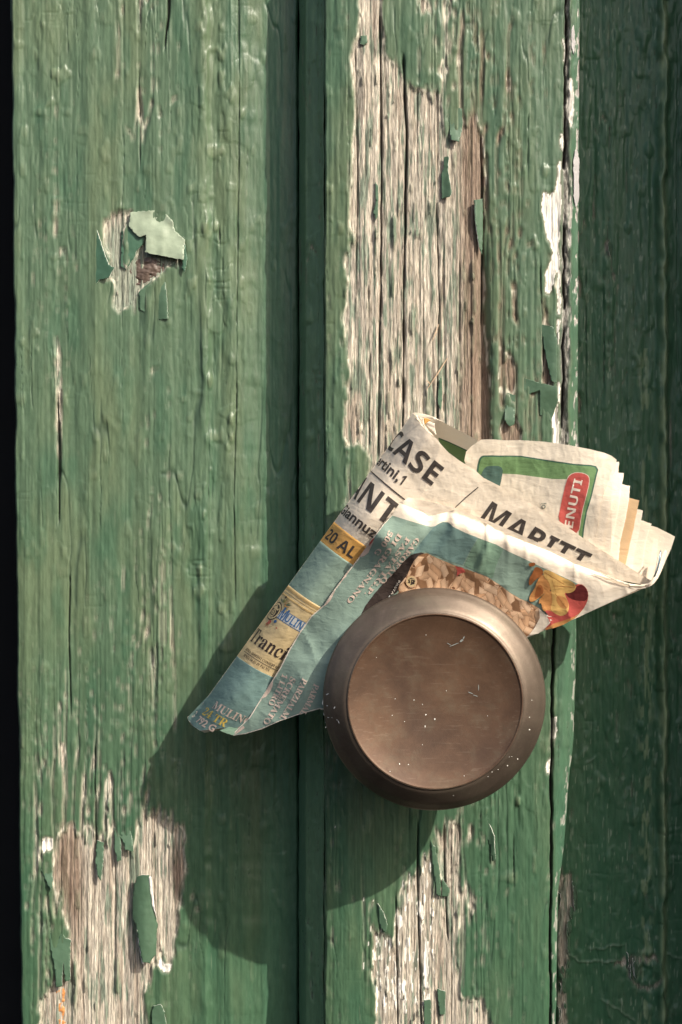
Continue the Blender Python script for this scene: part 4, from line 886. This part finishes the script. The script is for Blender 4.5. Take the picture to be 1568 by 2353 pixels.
FT = zF((165, 102), (200, 118), (240, 135), (310, 162), (382, 187), (410, 178), (460, 168), (510, 152), (522, 150), (560, 175), (650, 205), (740, 240), (820, 285), (885, 318), (960, 345), (1000, 362), (1160, 425), (1320, 505), (1440, 548), (1568, 606)) + zE((760, 1265), (900, 1325), (1050, 1380), (1190, 1412))
FC = FT + zE((1190, 1412), (1130, 1440), (1000, 1500), (830, 1580), (640, 1670), (500, 1720), (380, 1768))[1:] + [(1200, 1470), (1130, 1520), (1060, 1600), (900, 1640), (800, 1640), (737, 1630)] + \
     zC((1110, 1330), (960, 1370), (780, 1430), (620, 1500), (490, 1538), (385, 1553), (375, 1540), (420, 1500), (520, 1400), (600, 1270), (700, 1110), (780, 980), (850, 840), (940, 690), (1040, 550), (1145, 460), (1225, 340), (1330, 200), (1430, 70), (1530, -70)) + zF((60, 240), (115, 183))
sC = Sheet(hCf); sC.poly(FC, PAPER2, 0, 4.5)
TE = zF((117, 186), (200, 212), (300, 242), (370, 260), (398, 256), (425, 238), (450, 228), (485, 230), (520, 262), (600, 300), (700, 340), (800, 376), (880, 422), (1010, 482), (1112, 532), (1200, 570), (1340, 636), (1345, 700), (1150, 850), (1000, 900)) + \
     [(1130, 1515), (1060, 1590), (900, 1630), (800, 1635), (738, 1627)] + zC((1110, 1322), (960, 1362), (780, 1422), (620, 1492), (490, 1532), (400, 1548), (392, 1540), (440, 1490), (530, 1402), (610, 1272), (710, 1112), (790, 982), (860, 842), (950, 692), (1050, 552), (1155, 462), (1235, 342), (1340, 202), (1440, 72), (1540, -66)) + zF((62, 244))
sC.poly(TE, TEAL, LY, 4.5)
sC.poly(zF((390, 262), (425, 240), (450, 231), (485, 233), (520, 265), (600, 303), (680, 332), (640, 400), (580, 512), (500, 490), (400, 445), (330, 425), (250, 440), (300, 370)), TEALB, 2 * LY, 5)
sC.poly(zF((684, 336), (800, 378), (850, 405), (800, 520), (780, 600), (680, 560), (590, 516), (645, 400)), TEALG, 2 * LY, 5)
for P in (zC((1436, 62), (1480, 52), (1515, 25), (1535, -20), (1560, -70), (1530, -66), (1480, 0)), zC((1262, 300), (1290, 262), (1330, 222), (1352, 165), (1300, 236)), zC((1142, 470), (1165, 458), (1200, 420), (1242, 332), (1190, 400)), zC((622, 1245), (655, 1232), (690, 1190), (714, 1140), (718, 1098), (690, 1130))):
    sC.poly(P, PINK, 2 * LY, 5)
sC.poly(zC((1520, -30), (1545, -62), (1568, -100), (1552, -95), (1525, -60)), RED, 3 * LY, 5)
sC.poly(zC((395, 1547), (430, 1505), (470, 1470), (480, 1490), (440, 1520)), PINK, 2 * LY, 5)
# pasta picture
PAS = zF((235, 520), (262, 470), (300, 440), (345, 435), (420, 470), (520, 512), (640, 552), (740, 590), (820, 640), (900, 700), (960, 735), (1020, 760), (1090, 800), (1120, 840), (1180, 855), (1150, 910), (1080, 960), (1020, 975)) + [(1150, 1500), (1000, 1460), (900, 1470), (860, 1480)] + zF((100, 760), (160, 690), (150, 660), (200, 590))
sC.poly(PAS, TAND, 2 * LY, 5)
sC.poly(zF((0, 700), (60, 630), (130, 560), (190, 490), (240, 445), (300, 430), (330, 434), (290, 450), (255, 490), (235, 530), (215, 580), (165, 640), (150, 690), (100, 720), (60, 760), (0, 780), (-60, 840), (-120, 900), (-60, 780)), DBROWN, 3 * LY, 5)
def printed_picture(name, poly, paint_fn, off, step=.9):
    """a halftone picture printed on the flap: one fine net of points, each with its own ink colour"""
    xs = [p[0] for p in poly]; ys = [p[1] for p in poly]
    gx, gy = np.meshgrid(np.arange(min(xs), max(xs) + step, step), np.arange(min(ys), max(ys) + step, step))
    C = paint_fn(gx, gy); m = inpoly(gx, gy, poly)
    X, Y, Z = W(gx, gy, hCf(gx, gy) + off); idx = np.arange(gx.size).reshape(gx.shape)
    ok = m[1:, :-1] & m[1:, 1:] & m[:-1, 1:] & m[:-1, :-1]
    F = np.stack([idx[1:, :-1], idx[1:, 1:], idx[:-1, 1:], idx[:-1, :-1]], -1)[ok]
    used = np.unique(F); mp = np.full(gx.size, -1); mp[used] = np.arange(len(used)); F = mp[F]
    V = np.stack([X.ravel() - FB[0], Y.ravel() - FB[1], Z.ravel() - FB[2]], 1)[used]
    me = bpy.data.meshes.new(name); me.from_pydata(V.tolist(), [], F.tolist()); me.polygons.foreach_set('use_smooth', [True] * len(F))
    a = me.attributes.new('Col', 'FLOAT_COLOR', 'POINT'); a.data.foreach_set('color', np.concatenate([C.reshape(-1, 3)[used], np.ones((len(used), 1))], 1).astype(np.float32).ravel())
    me.materials.append(M_PRINT); me.update()
    o = bpy.data.objects.new(name, me); COL.objects.link(o); return o
M_PRINT, tP, bP = new_mat('halftone_print'); aP = N(tP, 'ShaderNodeAttribute', attribute_name='Col'); tP.links.new(aP.outputs['Color'], bP.inputs['Base Color']); bP.inputs['Roughness'].default_value = .6; bP.inputs['Specular IOR Level'].default_value = .3
nP = N(tP, 'ShaderNodeTexNoise', Scale=1500.0, Detail=3.0); cP = N(tP, 'ShaderNodeTexCoord'); tP.links.new(cP.outputs['Object'], nP.inputs['Vector']); qP = N(tP, 'ShaderNodeBump', Strength=.3, Distance=.0001); tP.links.new(nP.outputs[0], qP.inputs['Height']); tP.links.new(qP.outputs[0], bP.inputs['Normal'])
def paint_pasta(gx, gy):
    X = (gx - 861.5) / .348; Y = (gy - 1119.9) / .348
    C = np.ones(gx.shape + (3,)) * np.array((.22, .115, .06)); r2 = random.Random(11)
    for k in range(240):
        x, y = r2.uniform(150, 1140), r2.uniform(440, 1000); th = r2.gauss(.95, .75); L = r2.uniform(60, 105) / 2; w = r2.uniform(18, 24); c, s = math.cos(th), math.sin(th)
        u = (X - x) * c + (Y - y) * s; v = -(X - x) * s + (Y - y) * c; sk = v * .55
        ins = (np.abs(v) < w) & (np.abs(u - sk) < L)
        rim = (np.abs(v) < w + 2.2) & (np.abs(u - sk) < L + 2.2) & ~ins
        base = np.array([(.62, .39, .24), (.68, .45, .29), (.57, .34, .20), (.70, .48, .32)][r2.randrange(4)])
        sh = 1.08 - .30 * ((v / w + .25) ** 2); rib = 1 + .05 * np.sin(v / w * 14)
        C = np.where(rim[..., None], np.array((.34, .18, .10)), C); C = np.where(ins[..., None], base * (sh * rib)[..., None], C)
        if k % 3 == 0:
            q = ((u - L + 1) / (w * .55)) ** 2 + ((v - 2) / (w * .85)) ** 2
            C = np.where((q < 1)[..., None], base * 1.15, C); C = np.where((q < .42)[..., None], np.array((.20, .09, .045)), C)
    return np.clip(C * (1 + .05 * vn(X, Y, 5, 5, 77))[..., None], 0, 1)
pasta = printed_picture('pasta_picture', PAS, paint_pasta, 2.5 * LY)
sC.poly(zF((530, 520), (580, 530), (600, 560), (560, 570), (540, 590), (545, 550)), RED, 8 * LY, 6)
sC.poly(zF((1085, 800), (1130, 840), (1182, 856), (1150, 908), (1080, 965), (1020, 975), (1060, 920), (1090, 860)), PAPER2, 8 * LY, 6)
for rr_, m, l in ((40, TAN[1], 8), (34, CREAM, 8.2), (26, DBROWN, 8.4)):
    sC.poly(zF(*[(243 + rr_ * math.cos(t) * .95, 622 + rr_ * math.sin(t)) for t in np.linspace(0, 6.28, 9 if m is DBROWN else 19)[:-1]]), m, l * LY, 8)
for bx in (234, 246): sC.poly(zF((bx, 612), (bx + 5, 612), (bx + 5, 636), (bx, 636)), CREAM, 9 * LY, 9)
sC.poly(zF((228, 608), (258, 606), (258, 611), (228, 613)), CREAM, 9.2 * LY, 9)
text_line(sC, 'PASTA D', zF((158, 612))[0], zF((88, 735))[0], 4.6, PAPER2, 'bold', .0, 9)
# fruit, leaves
sC.poly(smoothpoly(zF((1300, 650), (1360, 635), (1395, 660), (1412, 700), (1405, 755), (1370, 815), (1300, 870), (1200, 915), (1115, 950), (1160, 890), (1130, 840), (1200, 820), (1250, 700)), 1), RED, 8 * LY, 5)
sC.poly(smoothpoly(zF((1255, 700), (1300, 690), (1350, 640), (1385, 650), (1412, 700), (1400, 752), (1340, 748), (1290, 735)), 1), MAROON, 8.5 * LY, 5)
sC.poly(zF((1120, 940), (1180, 900), (1260, 875), (1330, 850), (1380, 800), (1330, 858), (1250, 905), (1180, 930)), LEAFO, 8.6 * LY, 6)
for P, m, l in ((((1015, 500), (1060, 495), (1060, 515), (1035, 525), (1018, 520)), LEAFR, 8), (((1060, 520), (1110, 540), (1112, 580), (1060, 610), (1030, 650), (1016, 640), (1020, 600), (1045, 560)), LEAFR, 8.1), (((1110, 570), (1160, 600), (1170, 680), (1120, 700), (1060, 750), (1022, 760), (1020, 720), (1060, 660), (1070, 620)), LEAFO, 8.2),
                (((1070, 650), (1100, 640), (1120, 690), (1080, 730), (1050, 740)), LEAFR, 8.3), (((1150, 680), (1200, 700), (1190, 790), (1150, 830), (1105, 810), (1100, 760), (1080, 775), (1090, 730)), LEAFO, 8.4), (((1112, 545), (1160, 550), (1230, 590), (1300, 620), (1332, 650), (1320, 685), (1280, 700), (1250, 695), (1270, 740), (1285, 780), (1275, 830), (1240, 850), (1190, 845), (1170, 820), (1160, 800), (1175, 750), (1165, 680), (1150, 620), (1115, 590)), LEAFY, 8.7),
                (((1200, 712), (1250, 720), (1280, 760), (1275, 800), (1235, 800), (1200, 760)), LEAFO, 8.9), (((1120, 810), (1165, 815), (1200, 840), (1230, 850), (1150, 850)), RED, 8.8)):
    sC.poly(smoothpoly(zF(*P), 1), m, l * LY, 5)
for A, B in (((1120, 560), (1250, 640)), ((1180, 650), (1320, 660)), ((1190, 700), (1260, 790)), ((1170, 610), (1200, 700))):
    sC.poly(zF((A[0], A[1] - 1.5), (B[0], B[1] - 1.5), (B[0], B[1] + 1.5), (A[0], A[1] + 1.5)), LEAFR, 9.2 * LY, 9)
for s, A, B, cap in (('500 G', (894, 1218), (858, 1272), 11.5), ('DI GRAGNANO', (916, 1224), (796, 1381), 11.5), ('PASTA I.G.P.', (935, 1233), (838, 1364), 11), ('GAROFALO', (957, 1234), (872, 1336), 11),
                     ('1 LITRO', (650, 1547), (616, 1617), 12.5), ('SCREMATO', (669, 1554), (604, 1660), 13), ('PARZIALM.', (696, 1557), (642, 1650), 13), ('PARMAL', (722, 1570), (688, 1640), 13)):
    text_line(sC, s, A, B, cap, PINK, 'serif', .008, 4, 3.0)
flap = sC.build('folded_flap', flyer, 0, FB); flap['label'] = 'folded front flap with teal ground and pasta advert'; pasta.parent = flap; pasta['label'] = 'printed picture of short pasta tubes'
# ply behind the top edge of the flap and behind the whole flap
BT = zF((165, 102), (225, 66), (300, 82), (400, 104), (530, 135), (640, 178), (760, 225), (900, 285), (1000, 330), (1160, 400), (1320, 470), (1440, 525), (1568, 575)) + zE((800, 1235), (1000, 1320), (1120, 1368), (1200, 1390))
bk = Sheet(lambda x, y: hC(x, y) - 3.6 + .2 * fbm(x, y, 30, 30, 661, 2) + 1.8 * np.exp(-((x - 925) / 18) ** 2))
bk.poly(BT + zE((1190, 1412), (1000, 1480)) + [(1350, 1350), (1200, 1300), (1100, 1270), (1000, 1240), (930, 1210)], PAPER2, 0, 5); bk.build('inner_sheet', flyer, 0, FB)
bk = Sheet(lambda x, y: hC(x, y) - 1.6); bk.poly([(905, 1195), (1040, 1200), (1200, 1260), (1350, 1320), (1480, 1352), (1340, 1412), (1230, 1452), (1100, 1500), (900, 1620), (740, 1625), (560, 1680), (640, 1560), (760, 1380), (850, 1270)], PAPER, 0, 10); bk.build('inner_sheet', flyer, 0, FB)
# fold of the flap at its lower end, tucked under the roll
fo = Sheet(lambda x, y: 9.5 + .03 * (x - 500)); fo.poly(zC((270, 1510), (330, 1490), (420, 1440), (500, 1380), (560, 1300), (600, 1290), (470, 1500), (385, 1552), (330, 1535)), TEALG, 0, 5); fo.poly(zC((420, 1500), (440, 1475), (475, 1470), (450, 1492)), RED, .1, 5); fo.build('inner_sheet', flyer, 0, FB)

# ------------------------------------------------------------------ the doorknob
HR = 33.0
kc = W(998, 1606, HR)
knob = empty('door_knob', (float(kc[0]) - DB[0], 0 - DB[1], float(kc[2]) - DB[2]), door)
knob['label'] = 'large round flat copper doorknob with a dished face'
def lathe(name, prof, mat, n=160, wob=0.0, seed=0):
    V = []; F = []
    for i, (r, hh) in enumerate(prof):
        for k in range(n):
            a = k * 2 * math.pi / n; rr = r * (1 + wob * math.sin(3 * a + seed) + wob * .6 * math.sin(7 * a + 2 * seed))
            V.append((rr * .001 * math.cos(a), -hh * .001, rr * .001 * math.sin(a)))
    for i in range(len(prof) - 1):
        for k in range(n): F.append([i * n + k, i * n + (k + 1) % n, (i + 1) * n + (k + 1) % n, (i + 1) * n + k])
    o = mesh_obj(name, V, F, mat, knob)
    return o
def bez(P, n=6):
    out = []
    for i in range(len(P) - 1):
        p0 = P[max(0, i - 1)]; p1 = P[i]; p2 = P[i + 1]; p3 = P[min(len(P) - 1, i + 2)]
        for k in range(n):
            t = k / n; out.append(tuple(.5 * ((2 * p1[j]) + (-p0[j] + p2[j]) * t + (2 * p0[j] - 5 * p1[j] + 4 * p2[j] - p3[j]) * t * t + (-p0[j] + 3 * p1[j] - 3 * p2[j] + p3[j]) * t ** 3) for j in (0, 1)))
    return out + [P[-1]]
ro = 256 * K * (D - .033) / D * 1000; ri = 201.5 * K * (D - .0405) / D * 1000
rim = lathe('rim', bez([(9, 27.5), (20, 27.8), (32, 29.0), (ro - 1.2, 31.2), (ro - .25, 32.0), (ro, 33.0), (ro - .35, 34.0), (ro - 1.2, 34.9), (ro - 2.8, 36.6), (ro - 4.8, 38.2), (ri + 1.6, 39.7), (ri + .45, 40.2), (ri + .2, 40.55), (ri, 40.6)], 5), M_COP, wob=.0012, seed=1)
face = lathe('dished_face', bez([(ri + .02, 40.62), (ri - .25, 40.66), (ri - .55, 40.5), (ri - 1.0, 40.2), (ri * .8, 38.65), (ri * .55, 37.3), (ri * .3, 36.45), (ri * .1, 36.15), (.01, 36.13)], 5), M_COPF)
lathe('neck', bez([(9, 27.6), (8, 20), (8.5, 10), (11, 3), (11.5, -1)], 4), M_COP, 48)
lathe('backplate', [(11, 2.0), (17, 1.8), (19, 1.0), (19.5, -1)], M_COP, 64)
# chips of white paint on the knob
def on_knob(X, Y):
    r = math.hypot(X, Y)
    P = [(ro, 33), (ro - 1.2, 34.9), (ro - 2.8, 36.6), (ro - 4.8, 38.2), (ri + 1.6, 39.7), (ri, 40.65), (ri - 1.0, 40.2), (ri * .8, 38.65), (ri * .55, 37.3), (ri * .3, 36.45), (0, 36.13)]
    return float(np.interp(r, [p[0] for p in P][::-1], [p[1] for p in P][::-1])) + .06
V = []; F = []
def speck(zx, zy, sx, sy, rot=0, seed=0):
    px_, py_ = zK((zx, zy))[0]; r = random.Random(seed + int(zx)); n = 7; b = len(V)
    h0 = 39.0
    for k in range(n):
        a = k * 6.2832 / n; q = r.uniform(.6, 1.2); ex, ey = .8 * sx * q * math.cos(a), .8 * sy * q * math.sin(a)
        X = px_ + .4029 * (ex * math.cos(rot) - ey * math.sin(rot)); Y = py_ + .4029 * (ex * math.sin(rot) + ey * math.cos(rot))
        for _ in range(3):
            w = W(X, Y, h0); lx, lz = (float(w[0]) - float(kc[0])) * 1000, (float(w[2]) - float(kc[2])) * 1000; h0 = on_knob(lx, lz)
        V.append((lx * .001, -h0 * .001, lz * .001))
    F.append([b + k for k in range(n)][::-1])
for a in ((1342, 721, 5, 5), (1312, 778, 4, 4), (1324, 786, 4, 3), (1310, 803, 5, 4), (1310, 883, 4, 4), (1310, 954, 5, 5), (1243, 1121, 6, 5), (1185, 1160, 5, 5), (1131, 1181, 4, 4), (1097, 1195, 4, 4), (1074, 1222, 4, 4), (1210, 1108, 4, 3), (1195, 1110, 3, 3), (569, 1150, 4, 7), (620, 1153, 5, 3), (720, 868, 5, 6), (770, 893, 5, 8), (652, 785, 4, 4), (598, 908, 3, 3), (545, 778, 3, 3), (527, 872, 3, 3), (715, 936, 3, 10), (700, 810, 3, 3), (720, 414, 3, 3), (836, 732, 3, 3), (437, 543, 3, 3), (515, 1192, 3, 3), (700, 1040, 3, 3), (1071, 875, 3, 3), (876, 1330, 3, 3), (938, 1218, 3, 3)): speck(*a)
n0_ = len(F)
for a in ((880, 470, 34, 4, -.35), (922, 445, 20, 8, -.7), (935, 430, 12, 5, -1.1), (850, 465, 18, 3, .5)): speck(*a)
n2_ = len(F)
for a in ((152, 755, 18, 4, -.5), (198, 828, 11, 5, -1.1), (156, 818, 6, 3, 0), (140, 860, 7, 24, 0), (150, 912, 8, 10, .3), (152, 938, 12, 4, -.8), (222, 912, 4, 14, -.4), (160, 885, 14, 3, .2), (131, 800, 4, 22, .1), (183, 886, 4, 3, 0), (212, 898, 8, 2.5, .3)): speck(*a)
n1_ = len(F)
for a in ((1000, 760, 20, 3, .3), (1020, 715, 3, 26, .0), (975, 745, 22, 3, .35), (510, 195, 12, 4, -1.0), (686, 150, 10, 3, 0)): speck(*a)
sp = mesh_obj('paint_specks', V, F, [M_SPECK, ink('grey_scuff', (.26, .28, .27))], knob, [1 if (n0_ <= i < n2_ or i >= n1_) else 0 for i in range(len(F))], smooth=False); sp['kind'] = 'stuff'
